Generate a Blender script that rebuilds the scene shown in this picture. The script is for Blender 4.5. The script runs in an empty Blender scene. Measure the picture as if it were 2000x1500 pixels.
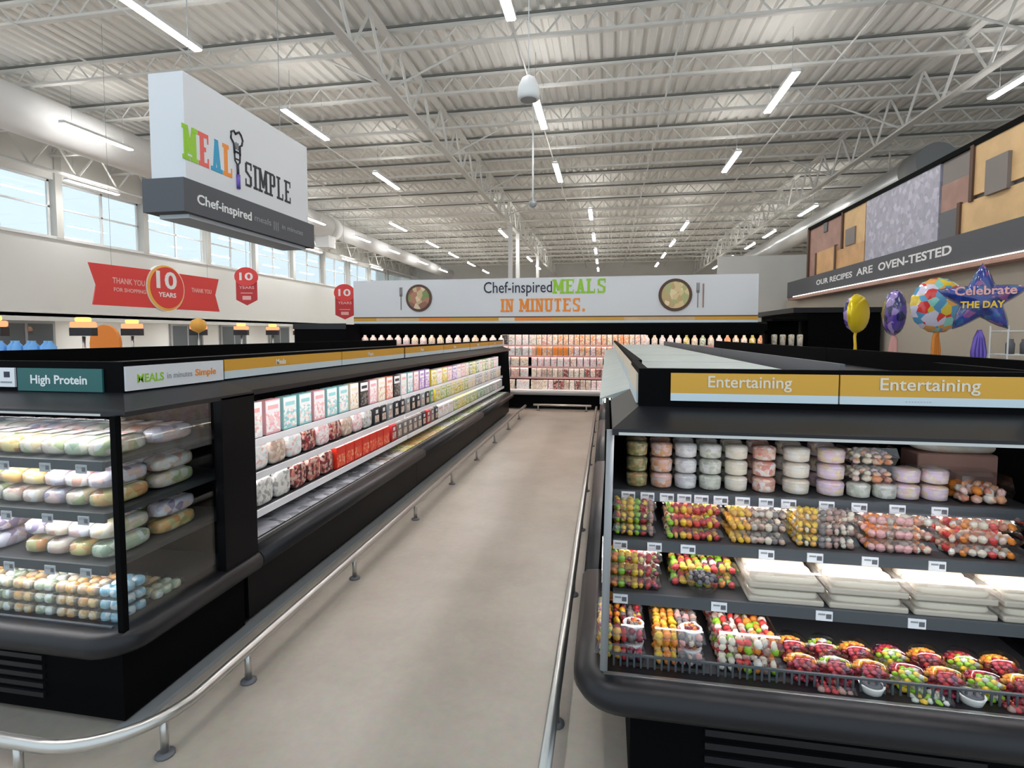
import bpy, bmesh, math, random
from mathutils import Vector, Matrix, Euler
random.seed(7)
PI = math.pi
SC = bpy.context.scene
COL = SC.collection

# ------------------------------------------------------------------ camera
YAW = math.atan(185/1040.); PITCH = math.radians(3.2)
cam_d = bpy.data.cameras.new('camera'); cam = bpy.data.objects.new('camera', cam_d); COL.objects.link(cam)
cam.location = (0, 0, 1.6)
cam.rotation_euler = Euler((PI/2 - PITCH, 0, YAW), 'XYZ')
cam_d.sensor_width = 36; cam_d.lens = 1040/2000*36
cam_d.shift_y = -0.0199
cam_d.clip_end = 200; cam_d.clip_start = 0.05
SC.camera = cam

# ------------------------------------------------------------------ world, exposure
w = bpy.data.worlds.new('world'); SC.world = w; w.use_nodes = True
wn = w.node_tree; wn.nodes.clear()
wo = wn.nodes.new('ShaderNodeOutputWorld'); wb = wn.nodes.new('ShaderNodeBackground')
wb.inputs[0].default_value = (0.76, 0.90, 1.0, 1); wb.inputs[1].default_value = 0.66
wn.links.new(wb.outputs[0], wo.inputs[0])
SC.view_settings.view_transform = 'Standard'; SC.view_settings.look = 'None'
SC.view_settings.gamma = 1; SC.view_settings.use_curve_mapping = False
SC.view_settings.exposure = 0.95

LAMP_E = 32      # ceiling diffusers
STRIP_E = 11     # led strips in the cases

# ------------------------------------------------------------------ materials
MT = {}
def _nt(name):
    m = bpy.data.materials.new(name); m.use_nodes = True; MT[name] = m
    return m, m.node_tree, m.node_tree.nodes, m.node_tree.links
def mat(name, c, rough=.5, metal=0., noise=0., nscale=8., bump=0., coat=0., spec=.5):
    m, nt, N, L = _nt(name); p = N['Principled BSDF']
    p.inputs['Base Color'].default_value = (*c, 1); p.inputs['Roughness'].default_value = rough
    p.inputs['Metallic'].default_value = metal; p.inputs['Coat Weight'].default_value = coat
    p.inputs['Specular IOR Level'].default_value = spec
    if noise or bump:
        tc = N.new('ShaderNodeTexCoord'); nz = N.new('ShaderNodeTexNoise')
        nz.inputs['Scale'].default_value = nscale; nz.inputs['Detail'].default_value = 5
        L.new(tc.outputs['Object'], nz.inputs['Vector'])
        if noise:
            r = N.new('ShaderNodeValToRGB')
            r.color_ramp.elements[0].position = .3; r.color_ramp.elements[1].position = .7
            r.color_ramp.elements[0].color = (*[max(0, v*(1-noise)) for v in c], 1)
            r.color_ramp.elements[1].color = (*[min(1, v*(1+noise)) for v in c], 1)
            L.new(nz.outputs['Fac'], r.inputs[0]); L.new(r.outputs[0], p.inputs['Base Color'])
        if bump:
            b = N.new('ShaderNodeBump'); b.inputs['Strength'].default_value = bump; b.inputs['Distance'].default_value = .01
            L.new(nz.outputs['Fac'], b.inputs['Height']); L.new(b.outputs[0], p.inputs['Normal'])
    return m
def emit(name, c, s):
    m, nt, N, L = _nt(name); N.clear()
    o = N.new('ShaderNodeOutputMaterial'); e = N.new('ShaderNodeEmission')
    e.inputs[0].default_value = (*c, 1); e.inputs[1].default_value = s; L.new(e.outputs[0], o.inputs[0]); return m
def cells(name, cols, scale=40., rough=.4, stretch=(1, 1, 1), coat=0., soft=False):
    """patchy colours: voronoi cells picking from a list (printed art, mixed food)"""
    m, nt, N, L = _nt(name); p = N['Principled BSDF']; p.inputs['Roughness'].default_value = rough
    p.inputs['Coat Weight'].default_value = coat
    tc = N.new('ShaderNodeTexCoord'); mp = N.new('ShaderNodeMapping'); mp.inputs['Scale'].default_value = stretch
    v = N.new('ShaderNodeTexVoronoi'); v.inputs['Scale'].default_value = scale
    sp = N.new('ShaderNodeSeparateColor'); r = N.new('ShaderNodeValToRGB')
    oi = N.new('ShaderNodeObjectInfo'); ad = N.new('ShaderNodeVectorMath'); ad.operation = 'ADD'
    L.new(tc.outputs['Object'], mp.inputs[0]); L.new(mp.outputs[0], ad.inputs[0])
    L.new(oi.outputs['Random'], ad.inputs[1]); L.new(ad.outputs[0], v.inputs['Vector'])
    L.new(v.outputs['Color'], sp.inputs[0]); L.new(sp.outputs[0], r.inputs[0])
    cr = r.color_ramp; cr.interpolation = 'LINEAR' if soft else 'CONSTANT'
    n = len(cols)
    while len(cr.elements) < n: cr.elements.new(.5)
    for i, c in enumerate(cols): cr.elements[i].position = i/n; cr.elements[i].color = (*c, 1)
    L.new(r.outputs[0], p.inputs['Base Color'])
    return m
def clear(name, tint=(.96, .97, .98), fac=.12, rough=.08, gz=.3):
    m, nt, N, L = _nt(name); N.clear()
    o = N.new('ShaderNodeOutputMaterial'); t = N.new('ShaderNodeBsdfTransparent'); g = N.new('ShaderNodeBsdfGlossy')
    mx = N.new('ShaderNodeMixShader'); lw = N.new('ShaderNodeLayerWeight'); lw.inputs[0].default_value = .35
    ma = N.new('ShaderNodeMath'); ma.operation = 'MULTIPLY_ADD'; ma.inputs[1].default_value = gz; ma.inputs[2].default_value = fac
    t.inputs[0].default_value = (*tint, 1); g.inputs['Roughness'].default_value = rough
    L.new(lw.outputs['Facing'], ma.inputs[0]); L.new(ma.outputs[0], mx.inputs[0])
    L.new(t.outputs[0], mx.inputs[1]); L.new(g.outputs[0], mx.inputs[2]); L.new(mx.outputs[0], o.inputs[0]); return m

mat('black', (.003, .003, .0035), .65, spec=.04)
mat('black_gloss', (.003, .003, .004), .4, spec=.12)
mat('charcoal', (.012, .012, .015), .38, spec=.35)
mat('rail_grey', (.07, .08, .09), .4)
mat('dark_grey', (.04, .042, .046), .5)
mat('band_grey', (.085, .088, .10), .6)
mat('mid_grey', (.30, .31, .32), .5)
mat('pan', (.48, .52, .50), .5, noise=.06)
mat('steel', (.55, .54, .52), .32, metal=.9)
mat('galv', (.75, .77, .78), .3, metal=.7)
mat('wall_paint', (.62, .61, .58), .8, noise=.03, nscale=1.5)
mat('wall_white', (.74, .74, .72), .8)
mat('beige', (.52, .46, .38), .8)
mat('roof_paint', (.80, .785, .75), .75, noise=.05, nscale=.7)
mat('truss_paint', (.70, .69, .66), .7)
mat('deck_slot', (.22, .22, .21), .9)
mat('duct_white', (.80, .80, .80), .6)
mat('white', (.82, .82, .82), .5)
mat('sign_white', (.72, .73, .76), .6)
mat('tag_white', (.85, .85, .88), .5)
mat('ink', (.02, .02, .025), .6)
mat('navy_ink', (.03, .03, .055), .6)
mat('teal', (.015, .12, .115), .5)
mat('mustard', (.70, .36, .035), .5)
mat('light_blue_band', (.62, .70, .74), .5)
mat('red', (.72, .05, .045), .5)
mat('dark_red', (.50, .025, .03), .5)
mat('gold', (.85, .45, .08), .4)
mat('green', (.30, .58, .03), .5)
mat('sign_red', (.78, .12, .10), .5)
mat('sign_blue', (.03, .33, .56), .5)
mat('orange', (.85, .27, .03), .5)
mat('yellow', (.85, .55, .03), .45)
mat('pink', (.80, .42, .40), .5)
mat('cream', (.80, .70, .55), .55)
mat('tan_wood', (.62, .36, .16), .55, noise=.15, nscale=3)
mat('tan_light', (.68, .45, .22), .55, noise=.12, nscale=3)
mat('rose_wood', (.38, .22, .18), .6, noise=.15, nscale=3)
mat('taupe', (.22, .19, .18), .6)
mat('slate', (.13, .13, .145), .6)
mat('brown_edge', (.10, .05, .03), .6)
mat('blue', (.03, .12, .5), .35)
mat('sky_blue', (.15, .40, .80), .35)
mat('dip_white', (.85, .83, .78), .4)
mat('red_gloss', (.75, .04, .02), .3)
mat('foil_yellow', (.88, .66, .02), .25, metal=.3)
mat('foil_blue', (.02, .05, .28), .22, metal=.3)
mat('foil_purple', (.16, .10, .45), .25, metal=.3)
mat('foil_teal', (.05, .35, .45), .25, metal=.3)
mat('coral', (.80, .30, .22), .45)
mat('rose', (.78, .42, .45), .45)
mat('aqua', (.30, .62, .62), .45)
mat('lilac', (.42, .28, .58), .45)
mat('lemon', (.78, .62, .08), .45)
mat('lime', (.45, .55, .08), .45)
mat('leaf', (.16, .32, .16), .5)
clear('film', fac=.05)
clear('glass', tint=(.93, .95, .95), fac=.02, rough=.02, gz=.16)
clear('dark_glass', tint=(.55, .58, .6), fac=.05, rough=.03)
emit('lamp', (1, .985, .95), LAMP_E)
emit('strip', (1, .93, .93), STRIP_E)
emit('shelf_strip', (1, .93, .93), 9.5)
emit('roof_fill_glow', (1, .985, .95), 10)  # added fill emission, sends extra light up to the roof deck
emit('warm_strip', (1, .74, .62), 6)
emit('soffit_fill_glow', (1, .98, .95), 5)  # added fill emission for the dark recess under the left wall
emit('led_line', (1, .95, .85), 3)
emit('lane_lamp', (1, .22, .10), 1.3)
emit('lane_lamp_amber', (1, .5, .12), 1.3)

# concrete floor
m, nt, N, L = _nt('concrete'); p = N['Principled BSDF']
tc = N.new('ShaderNodeTexCoord'); n1 = N.new('ShaderNodeTexNoise'); n2 = N.new('ShaderNodeTexNoise')
n1.inputs['Scale'].default_value = 1.3; n1.inputs['Detail'].default_value = 8; n1.inputs['Roughness'].default_value = .65
n2.inputs['Scale'].default_value = 26; n2.inputs['Detail'].default_value = 4
r1 = N.new('ShaderNodeValToRGB'); r1.color_ramp.elements[0].position = .32; r1.color_ramp.elements[1].position = .70
r1.color_ramp.elements[0].color = (.42, .365, .305, 1); r1.color_ramp.elements[1].color = (.56, .50, .43, 1)
mx = N.new('ShaderNodeMix'); mx.data_type = 'RGBA'; mx.blend_type = 'MULTIPLY'; mx.inputs[0].default_value = .22
L.new(tc.outputs['Object'], n1.inputs['Vector']); L.new(tc.outputs['Object'], n2.inputs['Vector'])
L.new(n1.outputs['Fac'], r1.inputs[0]); L.new(r1.outputs[0], mx.inputs[6]); L.new(n2.outputs['Color'], mx.inputs[7])
L.new(mx.outputs[2], p.inputs['Base Color']); p.inputs['Roughness'].default_value = .30
p.inputs['Specular IOR Level'].default_value = .4

# foods and printed packs
cells('veg', [(.75, .5, .05), (.12, .3, .04), (.5, .05, .05), (.6, .62, .2), (.8, .75, .6), (.8, .3, .05)], 38)
cells('fruit', [(.85, .42, .03), (.9, .6, .08), (.55, .04, .04), (.35, .5, .08), (.85, .75, .3), (.12, .03, .08), (.85, .3, .05)], 42)
cells('meat', [(.45, .28, .22), (.62, .42, .32), (.75, .62, .5), (.35, .22, .18), (.55, .5, .42)], 45)
cells('salmon', [(.85, .32, .15), (.85, .6, .45), (.8, .75, .65), (.6, .25, .18), (.85, .45, .25)], 40)
cells('sandwich', [(.85, .78, .62), (.9, .85, .75), (.8, .6, .35), (.85, .72, .5), (.92, .9, .84)], 22, stretch=(1, .5, 1))
cells('wrap_pale', [(.85, .78, .65), (.9, .87, .8), (.75, .62, .4), (.5, .58, .3), (.85, .65, .55)], 30, coat=.5)
cells('wrap_pink', [(.85, .6, .5), (.9, .8, .74), (.8, .45, .35), (.85, .75, .6), (.9, .88, .88)], 30, coat=.5)
cells('wrap_orange', [(.85, .5, .18), (.9, .75, .5), (.75, .35, .12), (.85, .7, .3), (.55, .5, .2)], 30, coat=.5)
cells('wrap_violet', [(.62, .52, .62), (.85, .78, .85), (.35, .28, .42), (.85, .6, .55), (.8, .8, .9)], 30, coat=.5)
cells('wrap_green', [(.6, .68, .5), (.85, .85, .72), (.4, .5, .35), (.8, .72, .5), (.85, .9, .85)], 30, coat=.5)
cells('snack_orange', [(.85, .45, .15), (.85, .6, .3), (.8, .7, .55), (.6, .4, .25)], 45)
cells('snack_blue', [(.35, .65, .8), (.5, .75, .85), (.8, .85, .88), (.25, .5, .68)], 45)
cells('tub_olive', [(.32, .28, .12), (.45, .4, .2), (.5, .3, .12), (.25, .26, .12), (.6, .55, .35)], 70)
cells('tub_coral', [(.8, .45, .3), (.85, .55, .5), (.8, .65, .6), (.75, .4, .2)], 60)
cells('tub_white', [(.82, .8, .8), (.75, .74, .76), (.85, .84, .8), (.66, .66, .66)], 60)
cells('tub_sage', [(.62, .65, .52), (.72, .72, .62), (.55, .57, .48), (.78, .76, .74)], 60)
cells('tub_cream', [(.88, .80, .64), (.9, .84, .72), (.85, .76, .62), (.9, .86, .78)], 40)
cells('tub_red', [(.8, .3, .25), (.85, .62, .5), (.9, .8, .78), (.75, .42, .32)], 60)
cells('tub_rose', [(.85, .6, .62), (.9, .78, .74), (.86, .7, .5), (.85, .68, .8)], 50)
cells('berries', [(.32, .03, .05), (.15, .03, .07), (.5, .05, .08), (.25, .04, .04)], 60, rough=.25)
cells('plate_food', [(.6, .45, .25), (.3, .12, .08), (.2, .28, .08), (.75, .6, .4), (.45, .2, .12)], 9)
cells('pasta_food', [(.72, .55, .28), (.8, .66, .4), (.55, .38, .18), (.45, .45, .2)], 9)
cells('print_coral', [(.85, .35, .25), (.9, .72, .6), (.92, .88, .86), (.85, .5, .4), (.9, .86, .8)], 44, stretch=(1, 1, 1.4))
cells('print_white', [(.88, .88, .86), (.85, .8, .78), (.7, .78, .78), (.9, .9, .9), (.85, .55, .5)], 44, stretch=(1, 1, 1.4))
cells('print_aqua', [(.45, .72, .72), (.85, .88, .88), (.9, .7, .65), (.3, .6, .62), (.88, .88, .85)], 44, stretch=(1, 1, 1.4))
cells('print_rose', [(.82, .45, .48), (.9, .8, .8), (.85, .6, .6), (.9, .88, .86)], 44, stretch=(1, 1, 1.4))
cells('print_lilac', [(.55, .4, .7), (.85, .82, .9), (.4, .25, .5), (.85, .7, .8)], 44, stretch=(1, 1, 1.4))
cells('print_beige', [(.58, .42, .33), (.66, .52, .42), (.5, .35, .28), (.75, .66, .56)], 44)
cells('print_grey', [(.62, .62, .6), (.78, .78, .76), (.4, .4, .38), (.8, .78, .72)], 44)
cells('print_dark', [(.03, .03, .035), (.03, .03, .03), (.05, .04, .04), (.3, .27, .24), (.12, .09, .07)], 52)
cells('print_wine', [(.3, .04, .05), (.55, .2, .15), (.65, .45, .38), (.08, .03, .03)], 52)
cells('print_red', [(.85, .07, .03), (.85, .12, .05), (.9, .35, .2), (.8, .05, .03)], 52)
cells('print_yellow', [(.8, .68, .12), (.88, .84, .5), (.85, .85, .78), (.7, .5, .08), (.4, .45, .12)], 48)
cells('print_lime', [(.55, .6, .12), (.8, .82, .5), (.86, .86, .82), (.25, .35, .12)], 48)
cells('print_green', [(.2, .38, .22), (.6, .7, .55), (.85, .86, .82), (.4, .45, .25)], 48)
cells('print_cream', [(.85, .76, .58), (.9, .86, .76), (.7, .5, .3), (.88, .84, .8)], 48)
cells('print_orange', [(.88, .42, .16), (.9, .65, .42), (.88, .8, .7), (.85, .3, .12)], 48)
cells('silver_film', [(.52, .52, .58), (.72, .72, .8), (.38, .38, .42), (.85, .85, .92), (.3, .3, .33)], 16, rough=.2, soft=True, coat=.6)
cells('dish_tray', [(.45, .32, .22), (.6, .56, .55), (.8, .8, .84), (.35, .25, .2), (.5, .5, .55)], 24, rough=.3)
cells('sign_scribble', [(.42, .41, .50), (.33, .32, .40), (.55, .54, .64), (.38, .37, .45)], 11, soft=True, rough=.5)
cells('foil_party', [(.85, .6, .05), (.1, .35, .6), (.8, .05, .04), (.3, .7, .6), (.75, .7, .85), (.85, .4, .1)], 10, rough=.22, coat=.6)
cells('foil_star', [(.02, .04, .25), (.03, .07, .35), (.02, .04, .2), (.03, .12, .3), (.03, .05, .3), (.25, .08, .25)], 16, rough=.22, coat=.6)
cells('foil_navy', [(.03, .03, .18), (.1, .06, .4), (.35, .25, .6), (.02, .03, .14)], 9, rough=.22, coat=.6)

# ------------------------------------------------------------------ mesh builder
class MB:
    def __init__(s): s.bm = bmesh.new(); s.mats = []
    def mi(s, m):
        if m not in s.mats: s.mats.append(m)
        return s.mats.index(m)
    def _f(s, faces, m, smooth=False):
        i = s.mi(m)
        for f in faces: f.material_index = i; f.smooth = smooth
    def box(s, x0, x1, y0, y1, z0, z1, m, M=None, bev=0.):
        co = [(x, y, z) for x in (x0, x1) for y in (y0, y1) for z in (z0, z1)]
        if M is not None: co = [M @ Vector(c) for c in co]
        v = [s.bm.verts.new(c) for c in co]
        fs = [s.bm.faces.new([v[i] for i in q]) for q in ((0, 1, 3, 2), (4, 6, 7, 5), (0, 4, 5, 1), (2, 3, 7, 6), (0, 2, 6, 4), (1, 5, 7, 3))]
        s._f(fs, m)
        if bev:
            es = list({e for f in fs for e in f.edges})
            r = bmesh.ops.bevel(s.bm, geom=es, offset=bev, segments=2, affect='EDGES', profile=.5)
            s._f(r['faces'], m, True)
        return s
    def prism(s, pts, a0, a1, m, axis='x', smooth=False):
        """extrude a 2-d outline along an axis; pts are the other two coordinates in order"""
        def P(a, p):
            return (a, p[0], p[1]) if axis == 'x' else (p[0], a, p[1]) if axis == 'y' else (p[0], p[1], a)
        A = [s.bm.verts.new(P(a0, p)) for p in pts]; B = [s.bm.verts.new(P(a1, p)) for p in pts]
        n = len(pts); fs = [s.bm.faces.new(A), s.bm.faces.new(B[::-1])]
        sd = [s.bm.faces.new((A[i], B[i], B[(i+1) % n], A[(i+1) % n])) for i in range(n)]
        s._f(fs, m); s._f(sd, m, smooth); return s
    def tube(s, pts, r, m, n=8, closed=False):
        pts = [Vector(p) for p in pts]; rings = []; N = len(pts)
        for i, p in enumerate(pts):
            if closed: d = (pts[(i+1) % N]-pts[i-1])
            else: d = pts[min(i+1, N-1)]-pts[max(i-1, 0)]
            d.normalize(); u = Vector((0, 0, 1)) if abs(d.z) < .9 else Vector((1, 0, 0))
            a = d.cross(u).normalized(); b = a.cross(d).normalized()
            rings.append([s.bm.verts.new(p+a*math.cos(2*PI*k/n)*r+b*math.sin(2*PI*k/n)*r) for k in range(n)])
        fs = []
        R = range(N) if closed else range(N-1)
        for i in R:
            A, B = rings[i], rings[(i+1) % N]
            fs += [s.bm.faces.new((A[k], A[(k+1) % n], B[(k+1) % n], B[k])) for k in range(n)]
        s._f(fs, m, n > 4)
        if not closed: s._f([s.bm.faces.new(rings[0][::-1]), s.bm.faces.new(rings[-1])], m)
        return s
    def lathe(s, prof, m, c=(0, 0, 0), n=20, caps=True, sx=1., sy=1.):
        rings = [[s.bm.verts.new((c[0]+r*math.cos(2*PI*k/n)*sx, c[1]+r*math.sin(2*PI*k/n)*sy, c[2]+z)) for k in range(n)] for r, z in prof]
        fs = []
        for A, B in zip(rings, rings[1:]):
            fs += [s.bm.faces.new((A[k], A[(k+1) % n], B[(k+1) % n], B[k])) for k in range(n)]
        s._f(fs, m, True)
        if caps: s._f([s.bm.faces.new(rings[0][::-1]), s.bm.faces.new(rings[-1])], m)
        return s
    def sweep(s, path, sec, m, z=0.):
        """sweep section (outward n, z) along a horizontal path, outward = right of travel"""
        P = [Vector((p[0], p[1], 0)) for p in path]; N = len(P); rings = []
        for i in range(N):
            d1 = (P[i]-P[max(i-1, 0)]); d2 = (P[min(i+1, N-1)]-P[i])
            if d1.length < 1e-6: d1 = d2
            if d2.length < 1e-6: d2 = d1
            d1.normalize(); d2.normalize(); t = (d1+d2).normalized(); o = Vector((t.y, -t.x, 0))
            k = 1/max(.3, math.sqrt((1+d1.dot(d2))/2))
            rings.append([s.bm.verts.new(P[i]+o*a*k+Vector((0, 0, z+b))) for a, b in sec])
        n = len(sec); fs = []
        for A, B in zip(rings, rings[1:]):
            fs += [s.bm.faces.new((A[k], A[(k+1) % n], B[(k+1) % n], B[k])) for k in range(n)]
        s._f(fs, m, True); s._f([s.bm.faces.new(rings[0]), s.bm.faces.new(rings[-1][::-1])], m)
        return s
    def blob(s, c, r, m, sub=1, rot=None, sc=(1, 1, 1)):
        M = Matrix.Translation(c) @ (rot or Matrix()) @ Matrix.Diagonal((*sc, 1))
        g = bmesh.ops.create_icosphere(s.bm, subdivisions=sub, radius=r, matrix=M)
        fs = {f for v in g['verts'] for f in v.link_faces}; s._f(fs, m, True); return s
    def sellip(s, c, a, b, h, m, e=.5, nu=20, nv=10, zmin=-1.):
        """rounded-box (superellipsoid) with half sizes a,b,h"""
        def pw(v, k): return math.copysign(abs(v)**k, v)
        rings = []
        for j in range(nv+1):
            ph = -PI/2+PI*j/nv
            cz, sz = pw(math.cos(ph), e), max(zmin, pw(math.sin(ph), e))
            rings.append([s.bm.verts.new((c[0]+a*cz*pw(math.cos(2*PI*k/nu), e), c[1]+b*cz*pw(math.sin(2*PI*k/nu), e), c[2]+h*sz)) for k in range(nu)])
        fs = []
        for A, B in zip(rings, rings[1:]):
            fs += [s.bm.faces.new((A[k], A[(k+1) % nu], B[(k+1) % nu], B[k])) for k in range(nu)]
        s._f(fs, m, True)
        return s
    def mesh(s, name):
        bmesh.ops.remove_doubles(s.bm, verts=s.bm.verts, dist=1e-6)
        bmesh.ops.recalc_face_normals(s.bm, faces=s.bm.faces)
        me = bpy.data.meshes.new(name); s.bm.to_mesh(me); s.bm.free()
        for n in s.mats: me.materials.append(MT[n])
        return me
    def obj(s, name, parent=None, loc=None, rotz=None):
        o = bpy.data.objects.new(name, s.mesh(name)); COL.objects.link(o)
        if parent: o.parent = parent
        if loc: o.location = loc
        if rotz: o.rotation_euler = (0, 0, rotz)
        return o
def box(name, x0, x1, y0, y1, z0, z1, m, parent=None, bev=0.):
    return MB().box(x0, x1, y0, y1, z0, z1, m, bev=bev).obj(name, parent)
def thing(name, label, cat, loc=(0, 0, 0), rotz=0, group=None):
    o = bpy.data.objects.new(name, None); COL.objects.link(o); o.location = loc; o.rotation_euler = (0, 0, rotz)
    o.empty_display_size = .1
    return tag(o, label, cat, group)
def tag(o, label, cat, group=None):
    o['label'] = label; o['category'] = cat
    if group: o['group'] = group
    return o
def struct(o, label=None):
    o['kind'] = 'structure'
    if label: o['label'] = label
    return o
def copy_tree(o, parent=None):
    c = o.copy(); COL.objects.link(c); c.parent = parent
    for k in ('label', 'group', 'category'):
        if parent is None and k in c: del c[k]
    for ch in list(o.children): copy_tree(ch, c)
    return c
ONES = ['', 'first', 'second', 'third', 'fourth', 'fifth', 'sixth', 'seventh', 'eighth', 'ninth', 'tenth', 'eleventh', 'twelfth',
        'thirteenth', 'fourteenth', 'fifteenth', 'sixteenth', 'seventeenth', 'eighteenth', 'nineteenth']
def ordw(n):
    if n < 20: return ONES[n]
    t = {2: 'twent', 3: 'thirt', 4: 'fort', 5: 'fift', 6: 'sixt', 7: 'sevent'}[n//10]
    return t+'ieth' if n % 10 == 0 else t+'y-'+ONES[n % 10]

# text: a font curve turned into a mesh
def text(s, size, m, name='lettering', parent=None, M=None, bold=0., ext=.002, width=None, align='LEFT', spacing=1.):
    c = bpy.data.curves.new(name, 'FONT'); c.body = s; c.size = size; c.extrude = ext; c.offset = bold
    c.align_x = align; c.resolution_u = 3; c.space_character = spacing
    o = bpy.data.objects.new(name, c); COL.objects.link(o); bpy.context.view_layer.update()
    me = bpy.data.meshes.new_from_object(o.evaluated_get(bpy.context.evaluated_depsgraph_get()))
    bpy.data.objects.remove(o); bpy.data.curves.remove(c)
    if width:
        xs = [v.co.x for v in me.vertices]; k = width/(max(xs)-min(xs)); x0 = min(xs)
        for v in me.vertices: v.co.x = (v.co.x-x0)*k
    if M is not None: me.transform(M)
    me.materials.clear(); me.materials.append(MT[m])
    o = bpy.data.objects.new(name, me); COL.objects.link(o)
    if parent: o.parent = parent
    return o
# orientation of text planes
def TM(loc, face):
    """text frame: face '-y' (reads along +x), '+x' (reads along +y), '-x' (reads along -y)"""
    R = {'-y': Matrix(((1, 0, 0), (0, 0, -1), (0, 1, 0))), '+x': Matrix(((0, 0, 1), (1, 0, 0), (0, 1, 0))),
         '-x': Matrix(((0, 0, -1), (-1, 0, 0), (0, 1, 0)))}[face].to_4x4()
    return Matrix.Translation(loc) @ R
# slab-serif letters from strokes; unit height, returns list of polygons
def slab(ch, W=.62, st=.17, sf=.11, so=.09):
    """boxes/quads (list of 4-pt polys) for a slab-serif capital"""
    P = []
    def bar(x0, x1, z0, z1): P.append([(x0, z0), (x1, z0), (x1, z1), (x0, z1)])
    def dia(xa, za, xb, zb, t=st): P.append([(xa-t/2, za), (xa+t/2, za), (xb+t/2, zb), (xb-t/2, zb)])
    def ser(x, z): bar(x-st/2-so, x+st/2+so, z, z+sf)
    L0, R0 = st/2, W-st/2
    if ch == 'E': bar(0, st, 0, 1); bar(-so, W, 0, sf); bar(-so, W, 1-sf, 1); bar(st, W*.7, .46, .46+sf); bar(W-.07, W, 0, .28); bar(W-.07, W, .72, 1)
    elif ch == 'L': bar(0, st, 0, 1); bar(-so, W, 0, sf); ser(L0, 1-sf); bar(W-.07, W, 0, .3)
    elif ch == 'I': W = st; bar(0, st, 0, 1); ser(st/2, 0); ser(st/2, 1-sf)
    elif ch == 'M':
        W *= 1.35; R0 = W-st/2
        bar(0, st*.8, 0, 1); bar(W-st, W, 0, 1); dia(L0, 1, W/2, .2); dia(R0, 1, W/2, .2)
        ser(L0, 0); ser(R0, 0); bar(-so, st, 1-sf, 1); bar(W-st, W+so, 1-sf, 1)
    elif ch == 'N':
        bar(0, st*.7, 0, 1); bar(W-st*.7, W, 0, 1); dia(L0, 1, R0, 0); ser(L0, 0); ser(R0, 1-sf); bar(-so, st, 1-sf, 1)
    elif ch == 'A':
        W *= 1.1; dia(L0, 0, W/2, 1, st*.8); dia(W-L0, 0, W/2, 1, st); bar(W*.25, W*.75, .27, .27+sf*.8); ser(L0, 0); ser(W-L0, 0)
    elif ch == 'U':
        bar(0, st, .12, 1); bar(W-st*.8, W, .12, 1); bar(st*.4, W-st*.4, 0, .16); ser(L0, 1-sf); ser(W-L0, 1-sf)
    elif ch == 'T': bar(W/2-st/2, W/2+st/2, 0, 1); bar(0, W, 1-sf, 1); bar(0, .07, .74, 1); bar(W-.07, W, .74, 1); ser(W/2, 0)
    elif ch == 'P': bar(0, st, 0, 1); ser(L0, 0); bar(-so, W*.8, 1-sf, 1); bar(st, W*.8, .42, .42+sf); bar(W-st, W, .48, .95)
    elif ch == 'S':
        bar(.08, W-.06, 1-sf, 1); bar(0, st*.9, .55, .93); P.append([(0, .56), (st, .62), (W, .42), (W-st, .38)])
        bar(W-st*.9, W, .07, .46); bar(.06, W-.08, 0, sf); bar(0, .08, 0, .3); bar(W-.08, W, .7, 1)
    elif ch == '.': W = st; bar(0, st, 0, st)
    return P, W
def slab_text(s, h, width, m, loc, face, parent, name='lettering', mats=None, **k):
    M = TM(loc, face); tot = 0; L = []
    for ch in s:
        if ch == ' ': tot += .45; L.append((None, tot)); continue
        P, W = slab(ch, **k); L.append((P, tot)); tot += W+.22
    tot -= .22; kx = width/tot; objs = []
    b = MB(); i = 0
    for ch, (P, x) in zip(s, L):
        if not P: continue
        mm = mats[i] if mats else m; i += 1
        bb = MB() if mats else b
        for j, q in enumerate(P):
            e = .002+.0003*j
            A = [bb.bm.verts.new(M @ Vector(((x+p[0])*kx, p[1]*h, e))) for p in q]
            B = [bb.bm.verts.new(M @ Vector(((x+p[0])*kx, p[1]*h, -.004))) for p in q]
            fs = [bb.bm.faces.new(A)]+[bb.bm.faces.new((A[t], B[t], B[(t+1) % 4], A[(t+1) % 4])) for t in range(4)]
            bb._f(fs, mm)
        if mats: bb.obj('letter', parent)
    if not mats: b.obj(name, parent)

# ------------------------------------------------------------------ shell
XL, XR, YF, YN = -16., 13., 42., -1.0
struct(box('floor', -19, XR, YN-2, YF, -.1, 0, 'concrete'), 'polished beige concrete shop floor')
# corrugated roof deck, ribs along y
pts = []; x = XL-3
while x < XR:
    pts += [(x, 7.20), (x+.09, 7.20), (x+.12, 7.26), (x+.21, 7.26), (x+.24, 7.20)]; x += .26
b = MB(); top = []; 
A = [b.bm.verts.new((p[0], YN, p[1])) for p in pts]; B = [b.bm.verts.new((p[0], YF, p[1])) for p in pts]
b._f([b.bm.faces.new((A[i], A[i+1], B[i+1], B[i])) for i in range(len(pts)-1)], 'roof_paint')
b.box(XL-3, XR, YN, YF, 7.30, 7.4, 'roof_paint')
struct(b.obj('ceiling'), 'grey-white corrugated steel roof deck')
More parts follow.
